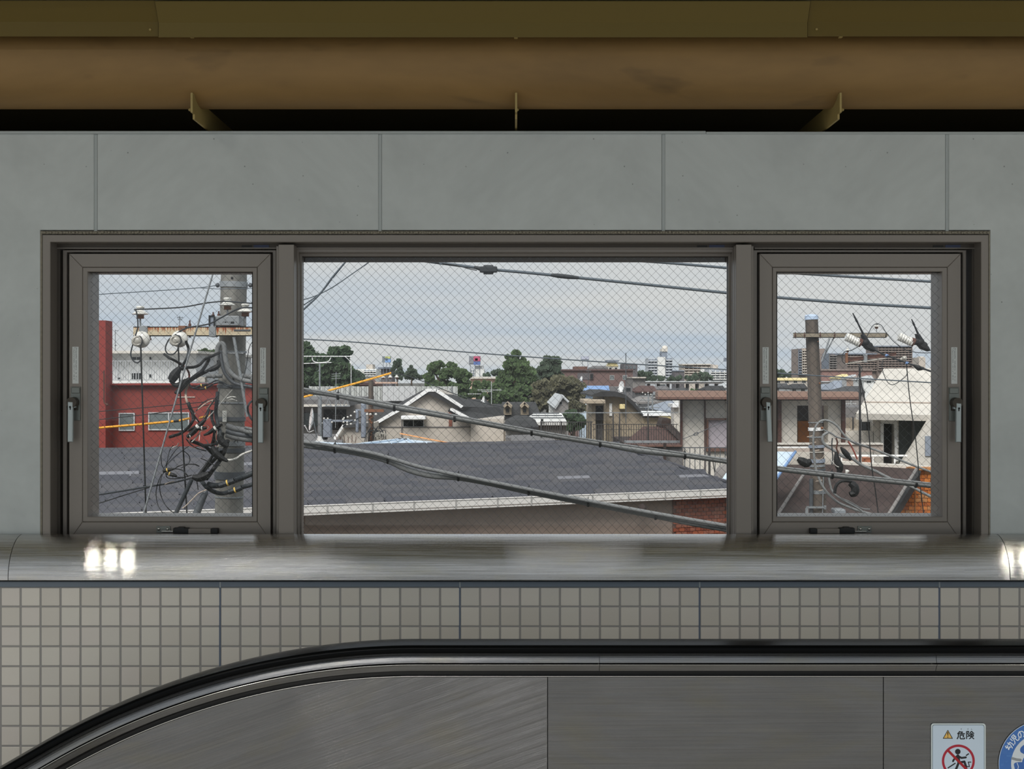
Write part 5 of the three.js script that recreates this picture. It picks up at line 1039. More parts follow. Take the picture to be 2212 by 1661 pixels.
aerial('bent thin aerial on the white apartment roof', 249, 712, 758, 47, [[714, 249, 256, 0], [746, 247, 253, 1]], M.galvDark, 0.6);
function dish(label, px, py, rx, ry, d, face) {
  const o = thing('satellite_dish', label, 'satellite dish'), r = S(ry, d), turn = Math.acos(Math.min(1, rx / ry)) * face;
  const prof = []; for (let k = 0; k <= 8; k++) { const t = k / 8; prof.push([r * t, r * 0.22 * t * t]); }
  const g = lathe([...prof, [r * 1.0, r * 0.25], ...prof.slice().reverse().map(([a, b]) => [a, b + r * 0.03])], 28).rotateX(Math.PI / 2).rotateY(turn).rotateZ(-0.12);
  const c = P(px, py, d); part(o, 'dish', g.translate(c.x, c.y, c.z), M.white2);
  const f = face > 0 ? 1 : -1; part(o, 'arm', ptube([[px + f * -1, py + ry * 0.95], [px - f * -rx * 1.6, py + ry * 1.1], [px + f * ry * 0.72, py + ry * 0.62]], d - 0.15, 0.9), M.white2); part(o, 'receiver', ball(px + f * ry * 0.76, py + ry * 0.58, d - 0.15, 2.2, 1, 8), M.alu);
  part(o, 'mount', pbar(px, py + 4, px - f * rx * 1.2, py + ry * (ry < 6 ? 5 : 1.6), d + 0.12, 1.3), M.galv);
  settle(o);
}
dish('large white satellite dish on the antenna mast at the left', 677, 906, 6.2, 24.5, 31.5, -1);
dish('white satellite dish on the curved dark roof of the tan building', 1344.6, 834.5, 4.6, 11.4, 41, -1);
dish('tiny white satellite dish beside the blue roof', 1257, 817, 2, 4.6, 90, -1);
dish('small white dish on the dark roof right of the gabled house', 1046, 862, 2.6, 7, 47, -1);

// ================================================================== UTILITY POLES AND CABLES
const pinInsulator = (o, px, py, d, s = 1, name = 'insulator') => {                 // py: middle of the broad white skirt; s pixels per unit
  const k = S(1, d) * s, c = P(px, py, d), g = (pairs) => lathe(pairs.map(([r, y]) => [r * k, y * k]), 20).translate(c.x, c.y, c.z);
  const m = part(o, name, g([[0, 16], [7.5, 16], [9, 14.5], [9, 12], [7, 10.6], [7, 7.4], [9, 6], [13, 2.5], [17.5, -0.5], [17.5, -2], [10, -3], [8, -4], [0, -4]]), M.porcelain);
  part(m, 'cap', g([[8, -3.6], [8, -11.5], [0, -11.5]]), M.rustPlain); part(m, 'pin', g([[2, -11], [2, -30], [0, -30]]), M.galv); return m;
};
const P1 = 13.5;
{
  const o = thing('utility_pole', 'thick grey concrete utility pole crowded with cables in the left window', 'utility pole'), d = P1;
  const top = P(508, 470, d), low = P(494.5, 1116, d), dir = low.clone().sub(top), base = top.clone().addScaledVector(dir, (GROUND - top.y) / dir.y);
  part(o, 'shaft', bar(base, top, S(36, d), S(27, d), 32), M.concrete);
  const px = (y) => 508 - (y - 470) * 13.5 / 646, rad = (y) => 27.6 + (y - 470) * 3.2 / 646;
  const band = (y0, y1, mat = M.galv, r = 1.6, name = 'band') => part(o, name, bar(P(px(y1), y1, d), P(px(y0), y0, d), S(rad(y1) + r, d), S(rad(y0) + r, d), 28), mat);
  band(609, 621); for (const x of [470, 541]) { const b = part(o, 'bolt', [ball(x, 616, d, 4.4, 1.2, 10), pbar(x - 5, 616, x + 5, 616, d, 2)], M.galvDark); }
  band(758, 762.5); band(831, 838, M.galvDark); band(868, 871); band(900, 909, M.galvDark); band(952, 962); band(967, 976, M.galvDark); band(1018, 1034, M.galvDark, 2.4); band(1071, 1074, M.galv, 0.8);
  for (const [x, y] of [[501, 600], [504, 818], [478, 917], [487, 869]]) part(o, 'step_hole', ball(x, y, d - 0.14, 2.6, 1, 8), M.black);
  const arm = part(o, 'crossarm', (() => { const a = pbox(288, 705.5, 640, 726, d - 0.34, 0.012), b = pbox(288, 705.5, 640, 707.5, d - 0.34, 0.08), c = pbox(288, 724, 640, 726, d - 0.34, 0.08); const g = join([a, b, c]), p = g.attributes.position, uv = g.attributes.uv, x0 = X(288, d - 0.34), y0 = Y(726, d - 0.34), h = Y(705.5, d - 0.34) - y0; for (let i = 0; i < p.count; i++) uv.setXY(i, (p.getX(i) - x0) / 1.2, 0.02 + 0.96 * (p.getY(i) - y0) / h); return g; })(), M.rusty);
  for (const [x0, x1] of [[300, 318], [385, 400], [451, 466]]) part(arm, 'clamp', [rbox(x0, 703.5, x1, 727.5, d - 0.352, 0.1, 0.004)], x0 === 385 ? M.rustPlain : M.galv);
  part(arm, 'slot_plate', [rbox(505, 711.5, 541, 715, d - 0.347, 0.01, 0.002)], M.galvDark);
  for (const [x, y0, y1] of [[410, 692, 706], [460.5, 674, 684], [472.6, 672, 683], [324, 726, 735], [410, 726, 729], [461, 725, 728.5]]) part(arm, 'bolt', [pbar(x, y1, x, y0, d - 0.31, 1.6), pbar(x, y1, x, (y0 + y1) / 2, d - 0.31, 3.6, 3)], M.rustDark);
  part(o, 'equipment_box', [rbox(452, 682, 517, 703.5, d - 0.33, 0.22, 0.008)], M.galv);
  part(o, 'box_front', rbox(451, 681.5, 462.5, 704, d - 0.342, 0.02, 0.003), M.blueGrey);
  part(o, 'box_frame', [pbox(450.5, 681, 453, 704, d - 0.36, 0.02), pbox(461, 681, 463, 704, d - 0.36, 0.02), pbox(450.5, 681, 463, 682.6, d - 0.36, 0.02)], M.black);
  for (const [a, b] of [[481.5, 1], [485, 4.2], [491, 1], [494.6, 1.2], [498, 8], [510, 1]]) part(o, 'box_mark', pbox(a, 694.5, a + b, 694.5 + (b > 5 ? 4.6 : 2.6), d - 0.3315, 0.004), M.black);
  pinInsulator(o, 303, 677, d - 0.3, 0.98); pinInsulator(o, 491.5, 658, d - 0.3, 0.95); pinInsulator(o, 530, 672, d - 0.3, 1);
  for (const [x, y] of [[303, 733], [385, 732]]) {                                  // round white dead-end insulators seen from the front
    const k = S(1, d), c = P(x, y, d - 0.52), m = part(o, 'insulator', lathe([[0, 0], [7, 0], [14, 3], [17.5, 8], [17.5, 11], [12, 16], [6, 22], [0, 22]].map(([r, t]) => [r * k, -t * k]), 26).rotateX(Math.PI / 2).translate(c.x, c.y, c.z), M.porcelain);
    part(m, 'front_knob', [new THREE.SphereGeometry(11 * k, 18, 12).scale(1.08, 0.92, 0.7).translate(c.x - 4 * k, c.y - 3 * k, c.z + 5 * k), new THREE.TorusGeometry(8.4 * k, 3 * k, 8, 22).rotateY(0.3).translate(c.x - 4 * k, c.y - 4 * k, c.z + 9 * k)], M.porcelainGrey);
    part(m, 'link', pbar(x + 2, y, x + 8, y - 10, d - 0.42, 2.4), M.galv);
  }
  part(o, 'brace', [pbar(505, 728, 534, 900, d - 0.36, 3.4, 3)], M.galv); part(o, 'pin_bar', pbar(476, 763, 526, 763, d - 0.31, 1.2), M.galv);
  part(o, 'hook_pipe', [ptube([[467, 800], [468, 770], [471, 750], [478, 741], [484, 748], [486, 768], [491, 792], [502, 809], [522, 820], [546, 825]], d - 0.36, 5.2, 10)], M.hoseGrey);
  part(o, 'grey_duct', [ptube([[476, 760], [481, 792], [490, 812], [508, 828], [546, 836]], d - 0.34, 4, 9)], M.galvDark);
  part(o, 'lamp_arm', [pbar(446, 812, 480, 812, d - 0.2, 4.4), ball(462, 813, d - 0.24, 5, 1, 10), pbar(520, 812, 570, 816, d - 0.2, 5.4)], M.hoseGrey);
  part(o, 'small_box', rbox(425, 814, 443, 826, d - 0.22, 0.1, 0.006), M.cream);
  const plate = document.createElement('canvas'); plate.width = 40; plate.height = 92; { const g = plate.getContext('2d'); g.fillStyle = '#d9d8cf'; g.fillRect(0, 0, 40, 92); g.fillStyle = '#33363a'; for (let r = 0; r < 9; r++) for (let k = 0; k < 3; k++) if (rnd() < 0.75) g.fillRect(5 + k * 11 + rr(-2, 2), 6 + r * 9.4, rr(4, 9), rr(2, 5)); }
  const pt = new THREE.CanvasTexture(plate); pt.colorSpace = THREE.SRGBColorSpace;
  part(o, 'number_plate', new THREE.BoxGeometry(S(10, d - 0.19), S(24, d - 0.19), 0.004).rotateY(-0.35).translate(...P(485, 899, d - 0.19).toArray()), std(0xffffff, 0.6, { map: pt }), 'white number plate');
  part(o, 'tag', pbox(488.6, 922, 493, 931, d - 0.3, 0.006), M.whitePlain);
  for (const [y, r] of [[925, 6.4], [936, 6.8], [944, 6]]) part(o, 'wrapped_cable', ptube([[489, y - 5], [505, y], [530, y + 4.6], [546, y + 6]], d - 0.34, r, 9), y === 936 ? M.galvDark : M.hoseGrey);
  part(o, 'clevis', [pbar(505, 955, 512, 947, d - 0.3, 2), pbar(512, 947, 514, 956, d - 0.3, 1.6)], M.galv);
  settle(o);
}
// wires through the left window
const C = (label, pts, d, r, mat, name = 'cable', cat = 'cable') => cable(name, label, pts, d, r, mat, cat);
C('thin high wire running left from the top of the left pole', [[150, 641], [216.7, 635.6], [323, 629], [429, 621.6], [470, 616]], 13.2, 0.95, M.cableSky, 'wire', 'wire');
C('second thin wire meeting the pole just below the top band', [[429, 621.6], [452, 623], [478, 624], [545, 623], [600, 624]], 13.1, 0.8, M.cableSky, 'wire', 'wire');
C('dark wire from the left pin insulator up to the middle one', [[290, 668.5], [303, 668], [333, 667], [394, 663.4], [444.6, 654.6], [478, 651], [491, 651], [546, 655.4], [600, 659]], 13.12, 1.5, M.cableDark, 'wire', 'wire');
C('dark wire sweeping from the second round insulator up to the right', [[381, 722], [388, 716], [406.6, 707.7], [449.6, 700], [475, 687.5], [508, 669.7], [526, 664.6], [546, 665], [600, 670]], 13.0, 1.7, M.cableDark, 'wire', 'wire');
C('loop of wire round the left round insulator', [[290, 668.5], [295, 675], [297.7, 705], [290, 733], [282.5, 763], [287, 778], [295, 783.6], [302, 780], [305, 770], [303.6, 748], [307, 738], [303, 727], [294, 729]], 12.94, 1.5, M.cableDark, 'wire', 'wire');
C('loop of wire round the second round insulator', [[381, 722], [366, 732], [358, 748], [358, 758], [364, 765], [374, 765], [383, 756], [386, 744], [392, 737], [387, 726], [376, 724]], 12.94, 1.5, M.cableDark, 'wire', 'wire');
C('straight dark wire hanging from the left round insulator', [[304, 750], [309, 908], [315.5, 1114], [318, 1190]], 12.9, 1.75, M.cableBlack, 'wire', 'wire');
C('straight dark wire hanging from the second round insulator', [[385, 748], [391.5, 895], [404, 1114], [408, 1190]], 12.9, 1.75, M.cableBlack, 'wire', 'wire');
C('blue grey stay wire slanting across the left window', [[478, 520], [460, 590], [383.8, 850], [309, 1114], [290, 1180]], 12.7, 2, M.galv, 'stay_wire', 'wire');
C('upper thin black wire across the red wall', [[150, 895], [216.7, 888.6], [340, 878], [464.8, 866]], 13.3, 0.9, M.cableBlack, 'wire', 'wire');
C('lower thin black wire across the red wall windows', [[150, 912], [216.7, 906], [333, 893], [420, 880], [470, 871]], 13.3, 0.9, M.cableBlack, 'wire', 'wire');
{
  const d = 13.0, o = thing('cable_guard', 'yellow guard tube over the wire crossing the red building', 'cable guard');
  for (const [a, b, c, e] of [[150, 931, 226, 923.4], [227.5, 923.2, 307, 916.6], [309, 916.4, 375, 910.2], [387, 908.8, 410, 903.6], [431, 903, 447, 899.4], [449, 899, 460, 897]]) part(o, 'guard_tube', [pbar(a, b, c, e, d, 2.3), pbar(a, b - 1.9, c, e - 1.9, d, 0.8)], M.yellow);
  part(o, 'clip', pbar(376, 910, 386, 909, d, 2.7), M.cableBlack); settle(o);
}
// cables and splices hanging on the left pole
const K = M.cableBlack;
const bundle = [
  ['thick black hose dropping behind the second round insulator', [[402, 738], [407, 752], [406, 766], [399, 782], [389, 797]], 3.6, M.cableDark],
  ['short red brown cable below the black tape', [[392, 788], [403, 796], [409, 811], [404, 829], [398, 838]], 2.2, M.cableRed],
  ['short beige cable hanging under the red brown one', [[408, 826], [402, 842], [401.5, 857], [405, 870], [409, 880]], 2.6, M.cableBeige],
  ['pointed black cable end aimed up left below the insulators', [[355, 765], [366, 773], [380, 780], [392, 788], [394, 798]], 3.4, K],
  ['black taped cable rising from the closure to the pole', [[386, 797], [402, 794], [419, 793], [432, 787], [443, 776], [458, 769], [474, 762]], 3.8, K],
  ['black taped cable from the long splice to the duct', [[380, 848], [390, 838], [406, 824], [421, 812], [436, 801], [446, 787], [452, 774]], 4.4, K],
  ['second black taped cable ending at the duct flange', [[406, 826], [424, 814], [444.6, 803], [460, 794], [472, 790]], 4.2, K],
  ['upper jumper cable with yellow tape left of the pole', [[409, 820], [410, 832], [419, 838], [434, 834], [452, 829], [467, 822], [478, 825], [490, 831], [501, 837]], 1.7, M.cableDark],
  ['lower jumper cable with yellow tape left of the pole', [[418, 839], [430, 841], [446, 836], [462, 829], [476, 827], [492, 834], [502, 840]], 1.6, M.cableDark],
  ['white rod slanting from the pole down to the left', [[503, 840], [470, 879], [440, 914], [428, 940], [414, 955]], 1.1, M.cableWhite],
  ['black cable widening below the beige cable', [[406, 869], [410, 880], [416, 893], [418, 906]], 4.6, K],
  ['black tapering cable pointing left across the red wall', [[420, 902], [412, 916], [404, 926], [390, 936], [376, 941], [366, 944]], 4, K],
  ['black cable crossing behind the white rod', [[452, 884], [446, 900], [436, 912], [420, 922], [408, 930]], 3.2, K],
  ['grey black hose along the left side of the pole', [[470, 846], [468, 870], [466, 892], [470, 914], [476, 936], [480, 950]], 5, M.cableDark],
  ['black hose falling from the pole clamp', [[458, 886], [458, 905], [464, 924], [462, 946], [457, 964]], 4.2, K],
  ['thick black cable sloping down right to the white cable', [[414, 953], [428, 958], [447, 967], [460, 980], [474, 990], [492, 994]], 4.6, K],
  ['black horizontal cable against the pole foot clamp', [[440, 962], [456, 961], [474, 957], [492, 955]], 3.6, K],
  ['leftmost of three thick black hoses running down left', [[466, 970], [456, 990], [444, 1006], [432, 1022], [424, 1034]], 3.6, K],
  ['middle of three thick black hoses running down left', [[478, 976], [464, 992], [450, 1006], [438, 1020], [428, 1032]], 4.6, K],
  ['rightmost of three thick black hoses running down left', [[492, 952], [484, 976], [474, 996], [462, 1012], [452, 1026], [446, 1034]], 5.6, K],
  ['white cable running from the black splice to the right', [[486, 993], [498, 993.6], [510, 990], [524, 981], [546, 973], [600, 958]], 2.4, M.cableWhite],
  ['upper thick dark cable with yellow tape at the foot of the left window', [[449, 1046], [462, 1049], [478, 1047], [500, 1040], [524, 1031], [546, 1022], [600, 1000]], 6.2, M.cableDark],
  ['lower thick dark cable with yellow tape at the foot of the left window', [[436, 1040], [446, 1052], [462, 1062], [480, 1066], [502, 1060], [524, 1052], [546, 1046], [600, 1028]], 5.6, M.cableDark],
  ['aerial cable coming in from the left over the slate roof', [[150, 1076], [216.7, 1068], [320.5, 1051], [371, 1043], [400, 1036], [416, 1032]], 1.9, M.cableDark],
  ['lower aerial cable coming in from the left over the slate roof', [[150, 1104], [216.7, 1086], [270, 1069], [322, 1053]], 1.1, K],
  ['thin black curve dropping to the gutter', [[357, 1018], [350, 1027], [345, 1050], [349, 1074], [362, 1097], [379, 1110], [396, 1124]], 1, K],
  ['outer thin black curve dropping to the gutter', [[349, 1024], [341, 1044], [337, 1066], [341, 1090], [350, 1106], [364, 1122]], 0.9, K],
  ['leftmost thin wire of the fan rising from the connector', [[354, 1013], [349, 1002], [348, 985], [351, 970]], 0.9, K],
  ['second thin wire of the fan rising from the connector', [[359, 1014], [361, 998], [366, 975], [374, 962]], 0.9, K],
  ['third thin wire of the fan rising from the connector', [[355, 1010], [366, 992], [378, 974], [388, 964]], 0.8, K],
  ['rightmost thin wire of the fan rising from the connector', [[358, 1006], [376, 988], [396, 972], [410, 962]], 0.8, K],
  ['thin loop bulging right of the fan', [[397, 974], [408, 984], [410, 996], [404, 1004], [392, 1010]], 0.9, K],
  ['thin arc over the connectors', [[376, 1013], [388, 1006], [402, 1003], [420, 1003], [430, 1007]], 1.2, K],
  ['thin wire leaving the upper connector to the right', [[364, 1016], [378, 1013], [392, 1015], [402, 1024], [406, 1030]], 1.1, K],
  ['thin wire leaving the lower connector to the right', [[368, 1024], [380, 1030], [396, 1031], [414, 1026]], 1.1, K],
  ['short white curl below the black tape', [[370, 970], [374, 966], [382, 963], [386, 957]], 1, M.cableWhite],
  ['white curl around the black splice', [[446, 950], [451, 960], [458, 966], [470, 965], [480, 962]], 0.9, M.cableWhite],
  ['white striped cable arching left of the pole', [[428, 884], [438, 876], [450, 868], [461, 864]], 1.5, M.cableBeige],
  ['thick beige cable end left of the pole', [[448, 884], [455, 875], [462, 865]], 2.1, M.cableBeige],
  ['thin white arc by the yellow guard end', [[422, 892], [419, 898], [421, 905], [427, 911]], 0.9, M.cableWhite],
  ['thin wire bent round the white rod', [[433, 913], [444, 918], [451, 923], [442, 929], [432, 934], [420, 948]], 0.7, M.cableBeige],
  ['pale curl in front of the pole clamp', [[490, 860], [500, 857], [510, 858]], 1, M.cableWhite],
  ['green black short cable between the splices', [[462, 938], [464, 950], [470, 962], [468, 974]], 2.6, M.cableDark],
  ['thin wire right of the pole top', [[570, 720], [546, 738], [538, 752], [535, 770], [530, 800], [520, 826]], 0.9, M.cableDark],
  ['dark bent cable right of the pole', [[560, 862], [545, 866], [536, 876], [536, 890], [541, 902], [546, 908]], 2.4, M.cableDark],
];
for (const [label, pts, r, m] of bundle) C(label, pts.map(([x, y]) => [x, y, 12.85 + 0.12 * Math.sin(x * 0.7 + y * 0.3)]), 12.85, r * (r > 3 && r < 6 ? 0.86 : 1), m, r > 2.9 ? 'black_cable' : 'thin_cable');

const extra = [
  ['thin white wire dropping behind the black splice', [[434, 921], [432, 936], [430, 952]], 0.8, 'W'], ['thin white wire ending beside the hanging splice', [[407, 936], [411, 944], [408, 953]], 0.9, 'W'],
  ['thin grey wire from the duct down to the yellow guard', [[476, 836], [470, 852], [458, 870], [446, 890], [438, 904]], 0.9, 'D'], ['thin dark wire curving above the white striped cable', [[424, 888], [434, 874], [448, 864], [464, 860], [474, 866]], 1, 'D'],
  ['thin dark wire crossing the black hoses', [[434, 990], [448, 996], [462, 1004], [476, 1006]], 0.9, 'K'], ['thin beige wire in the hoses below the pole splice', [[466, 936], [466, 950], [463, 964], [459, 974]], 0.9, 'B'],
  ['second thin beige wire in the hoses below the pole splice', [[472, 938], [474, 952], [470, 966]], 0.8, 'B'], ['thin dark wire hanging from the black splice block', [[424, 1034], [426, 1044], [428, 1058]], 1.1, 'K'],
  ['thin dark arc below the connectors', [[358, 1022], [362, 1032], [378, 1034], [396, 1032]], 1.1, 'K'], ['thin red wire loop over the slate ridge', [[406, 962], [418, 966], [428, 964], [440, 970]], 0.8, 'R'],
  ['thin black wire between splice and left hose', [[402, 948], [414, 962], [430, 970], [446, 974]], 1.4, 'K'], ['frayed pale wire on the incoming aerial cable', [[356, 1046], [366, 1042], [376, 1040]], 1, 'B'],
  ['dark wire from the beige cable to the label splice', [[410, 884], [420, 898], [430, 912], [438, 924]], 1.6, 'K'], ['thin pale wire beside the step holes', [[490, 868], [500, 862], [512, 866]], 0.8, 'W'],
];
for (const [label, pts, r, m] of extra) C(label, pts.map(([x, y]) => [x, y, 12.8 + 0.1 * Math.sin(x * 0.5 + y * 0.4)]), 12.8, r, { W: M.cableWhite, D: M.cableDark, K, B: M.cableBeige, R: M.cableRed }[m], 'thin_cable');
function splice(label, pts, radii, d, mat, tapes = []) {                            // a lumpy taped joint along a line
  const curve = new THREE.CatmullRomCurve3(pts.map(([x, y]) => P(x, y, d))), n = 26, g = new THREE.TubeGeometry(curve, n, 1, 9), p = g.attributes.position, c = V(0, 0, 0), v = V(0, 0, 0);
  for (let i = 0; i <= n; i++) { const t = i / n, q = t * (radii.length - 1), a = Math.floor(Math.min(q, radii.length - 1.001)), r = S(THREE.MathUtils.lerp(radii[a], radii[a + 1], q - a), d) * (1 + 0.12 * noise.noise(i * 0.9, pts[0][0], 2)); curve.getPointAt(t, c); for (let j = 0; j <= 9; j++) { const k = i * 10 + j; v.fromBufferAttribute(p, k).sub(c).normalize().multiplyScalar(r).add(c); p.setXYZ(k, v.x, v.y, v.z); } }
  g.computeVertexNormals();
  const o = thing('cable_splice', label, 'cable splice'); part(o, 'taped_body', g, mat);
  for (const [t, r, m] of tapes) { const a = curve.getPointAt(Math.max(0, t - 0.05)), b = curve.getPointAt(Math.min(1, t + 0.05)); part(o, 'tape_band', bar(a, b, S(r, d), S(r, d), 14), m); }
  return settle(o);
}
splice('black boxy splice closure left of the red brown cable', [[389, 794], [380, 806], [370, 822]], [5, 9, 11, 9], 12.75, K);
splice('ragged black splice under the boxy closure', [[366, 822], [380, 832], [398, 826], [410, 818]], [2, 5, 7, 4], 12.76, K);
splice('black splice ending above the long straight wire', [[404, 822], [394, 836], [384, 848], [378, 846]], [7, 7, 5, 2], 12.74, K);
splice('black flange shaped splice against the pole duct', [[452, 800], [464, 795], [473, 788], [471, 778]], [4, 6, 5, 3], 12.76, K);
splice('long black splice with a white band left of the pole', [[444, 906], [430, 920], [415, 936], [404, 944]], [3, 6, 6, 4], 12.74, K, [[0.4, 6.6, M.cableWhite]]);
splice('short black splice with white label band beside the pole', [[476, 918], [464, 926], [450, 936], [440, 940]], [4, 5, 4, 2], 12.72, K, [[0.3, 5.6, M.cableWhite]]);
splice('black splice with pale label over the red wall', [[422, 926], [434, 925], [446, 924]], [4, 4.6, 3], 12.73, K, [[0.6, 5, M.cableWhite]]);
splice('large black splice block where the hoses meet', [[416, 1030], [428, 1032], [442, 1028], [452, 1022]], [5, 9, 10, 5], 12.72, K);
splice('black splice joining the white cable to the hoses', [[458, 966], [470, 982], [484, 992], [492, 996]], [6, 8, 6, 3], 12.73, K);
splice('black splice hanging at the pole below the number plate', [[480, 934], [476, 946], [484, 958], [492, 964]], [6, 8, 8, 5], 12.74, K);
splice('upper yellow and black connector over the slate roof', [[352, 1018], [360, 1016], [368, 1014], [376, 1013]], [3, 4.4, 4, 2], 12.75, K, [[0.4, 4.8, M.tapeYellow]]);
splice('lower yellow and black connector over the slate roof', [[360, 1022], [367, 1024], [374, 1026], [382, 1028]], [3, 4, 4.4, 2], 12.75, K, [[0.28, 4.4, M.tapeYellow]]);
splice('yellow taped section of the upper thick dark cable', [[474, 1049], [490, 1043.6], [506, 1038]], [6.4, 6.6, 6.4], 12.7, M.cableDark, [[0.55, 7, M.tapeYellow]]);
splice('yellow taped section of the lower thick dark cable', [[494, 1063], [508, 1058.5], [522, 1053]], [5.8, 6.2, 5.8], 12.7, M.cableDark, [[0.5, 6.6, M.tapeYellow]]);
splice('tape wound joint of the upper jumper cable', [[424, 836], [436, 832], [447, 830]], [2.4, 3, 2.2], 12.7, K, [[0.5, 3.4, M.tapeYellow]]);
splice('tape wound joint of the lower jumper cable', [[432, 841], [444, 838], [456, 832]], [2.2, 2.8, 2], 12.7, K, [[0.5, 3.2, M.tapeYellow]]);
single('stay_guard', 'thin dark grey stay guard slanting to the gutter', 'stay guard', [pbar(414, 1036, 372, 1126, 12.7, 4.4, 4.6, 10)], M.cableDark);
single('stay_guard', 'thick pale topped stay guard right of the thin one', 'stay guard', [pbar(443, 1064, 414, 1134, 12.65, 7, 9, 12), pbar(446, 1058, 443, 1066, 12.65, 3, 7, 10)], M.galvDark);
C('pale frayed cord hooked to the thick stay guard', [[446, 1058], [436, 1062], [428, 1066], [416, 1078], [402, 1092], [394, 1098]], 12.6, 1.3, M.cableBeige, 'cord', 'cord');

// ---- big cables across the middle window
const far = (pts, n = 900) => { const e = (a, b) => { const k = n / Math.hypot(b[0] - a[0], b[1] - a[1]); return b.map((v, i) => (i < 2 ? v + (v - a[i]) * k : v)); }; return [...pts, e(pts[pts.length - 2], pts[pts.length - 1])]; };
function carrier(label, pts, r, mat, ties, extra) {
  const o = thing('aerial_cable', label, 'cable');
  part(o, 'sheath', ptube(far(pts), 11, r, 10), mat);
  if (extra) part(o, 'messenger', ptube(far(extra[0]), 11, extra[1], 7), extra[2] ?? mat);
  const c = new THREE.CatmullRomCurve3(pts.map((p) => P(...p)));
  for (const [x, y, h] of ties) { const d = pts[6][2]; part(o, 'cable_tie', [new THREE.TorusGeometry(S(r + 1.4, d), S(1.6, d), 6, 18).rotateY(Math.PI / 2).scale(1.8, h, 1).translate(...P(x, y, d).toArray()), pbar(x, y - r * h - 3, x + 1.4, y - r * h - 7, d, 1, 0.6)], M.cableBlack); }
  return settle(o);
}
carrier('upper thick grey cable sloping across the middle window', [[546, 819, 13.15], [575, 827, 12.7], [610, 835.5, 11.8], [652, 843.5, 11], [720, 852, 11], [800, 869, 11], [852, 880, 11], [950, 896.5, 11], [1050, 915, 11], [1150, 933.5, 11], [1220, 945, 11], [1298, 958, 11], [1385, 974, 11], [1480, 983.5, 11], [1570, 996, 11], [1678, 1012, 11], [1797, 1026, 11], [1900, 1037, 11], [2008, 1048, 11], [2160, 1066, 11]], 6.2, M.cableGrey, [[730, 855, 1], [852, 880, 1], [982, 903, 1], [1148, 933, 1], [1296, 957.6, 1], [1479, 983.5, 1], [1797, 1026, 1], [1978, 1045, 1]], [[[546, 815, 13.1], [575, 822.5, 12.6], [610, 831, 11.7], [652, 838.4, 10.93], [800, 864, 10.93], [950, 891.4, 10.93], [1150, 929, 10.93], [1298, 953.4, 10.93], [1480, 979.4, 10.93], [1678, 1008, 10.93], [2008, 1044, 10.93], [2160, 1062, 10.93]], 2.2, M.hoseGrey]);
carrier('lower thick grey double cable with black ties over the slate roof', [[530, 931, 13.12], [560, 937, 12.6], [605, 949, 11], [652, 960, 10], [723, 970, 10], [780, 980, 10], [838, 995, 10], [880, 1014, 10], [930, 1027, 10], [990, 1031.5, 10], [1060, 1044, 10], [1140, 1061.5, 10], [1270, 1086.5, 10], [1415, 1114, 10], [1490, 1129, 10], [1570, 1143, 10], [1700, 1164, 10]], 6, M.cableGrey, [[723.5, 968, 1.3], [838, 992, 1.2], [990, 1030, 1.1], [1142, 1061.5, 1], [1270, 1086.5, 1], [1416, 1114.5, 1]], [[[530, 924, 13.1], [560, 930, 12.6], [605, 942, 11], [652, 953.4, 9.95], [723, 964, 9.95], [800, 978, 9.95], [838, 988, 9.95], [900, 1007, 9.95], [940, 1016, 9.95], [990, 1026.6, 9.95], [1142, 1057, 9.95], [1270, 1081.6, 9.95], [1416, 1109, 9.95], [1700, 1158, 9.95]], 3.8, M.hoseGrey]);
{
  const o = thing('aerial_cable', 'dark cable with splice lump and sleeve across the top of the sky', 'cable'), d = 11.5;
  part(o, 'cable_run', ptube(far([[780, 546], [950, 568], [1020, 577], [1055, 581.5], [1140, 589], [1240, 599], [1380, 613], [1570, 632.5], [1680, 642.5], [1850, 655.5], [2010, 665], [2200, 677]]), d, 3.2, 8), M.cableSky);
  part(o, 'splice_lump', [rbox(1036, 575, 1074, 588, d - 0.05, 0.06, 0.01), rbox(1044, 572, 1066, 592, d - 0.04, 0.05, 0.012), pbar(1024, 577, 1040, 581, d - 0.03, 3, 5)], M.cableDark);
  part(o, 'sleeve', [pbar(1190, 594, 1205, 595.5, d - 0.01, 3.4, 5, 10), pbar(1205, 595.5, 1228, 598, d - 0.01, 5, 5, 10), pbar(1228, 598, 1250, 600, d - 0.01, 5, 3.4, 10)], M.cableDark);
  part(o, 'tap_wire', ptube([[940, 567], [985, 573], [1010, 580], [1030, 584]], d - 0.02, 1, 5), M.cableDark);
  part(o, 'tie', [pbar(945, 563, 953, 572, d - 0.02, 1.6), pbar(953, 572, 956, 567, d - 0.02, 1)], M.cableSky);
  settle(o);
}
C('dark cable entering the top right of the middle window', far([[1250, 553], [1360, 562], [1440, 567.5], [1570, 578.5], [1680, 587.4], [1850, 598.5], [2010, 608], [2200, 620]]), 11.6, 3, M.cableSky, 'aerial_cable');
C('thin blue grey wire crossing the sky above the city', far([[540, 724], [652, 732], [780, 740], [930, 754], [1110, 768.5], [1350, 785], [1570, 798.5], [1680, 806], [1850, 817], [2010, 826.5], [2200, 840]]), 12, 1.35, M.cableSky, 'wire', 'wire');
C('thick steep wire in the upper left corner of the middle window', far([[640, 684], [652, 672], [690, 636], [716, 601], [745, 567], [765, 542]], 500), 12.2, 2, M.cableSky, 'wire', 'wire');
C('middle wire of the crossing in the upper left corner', far([[640, 667], [655, 659.5], [682, 641], [695, 631], [716, 604], [748, 564]], 500), 12.3, 1.3, M.cableSky, 'wire', 'wire');
C('flatter thin wire of the crossing in the upper left corner', far([[640, 650], [655, 647.5], [684, 638], [720, 619.5], [760, 592], [797, 566], [820, 548]], 500), 12.25, 1.1, M.cableSky, 'wire', 'wire');
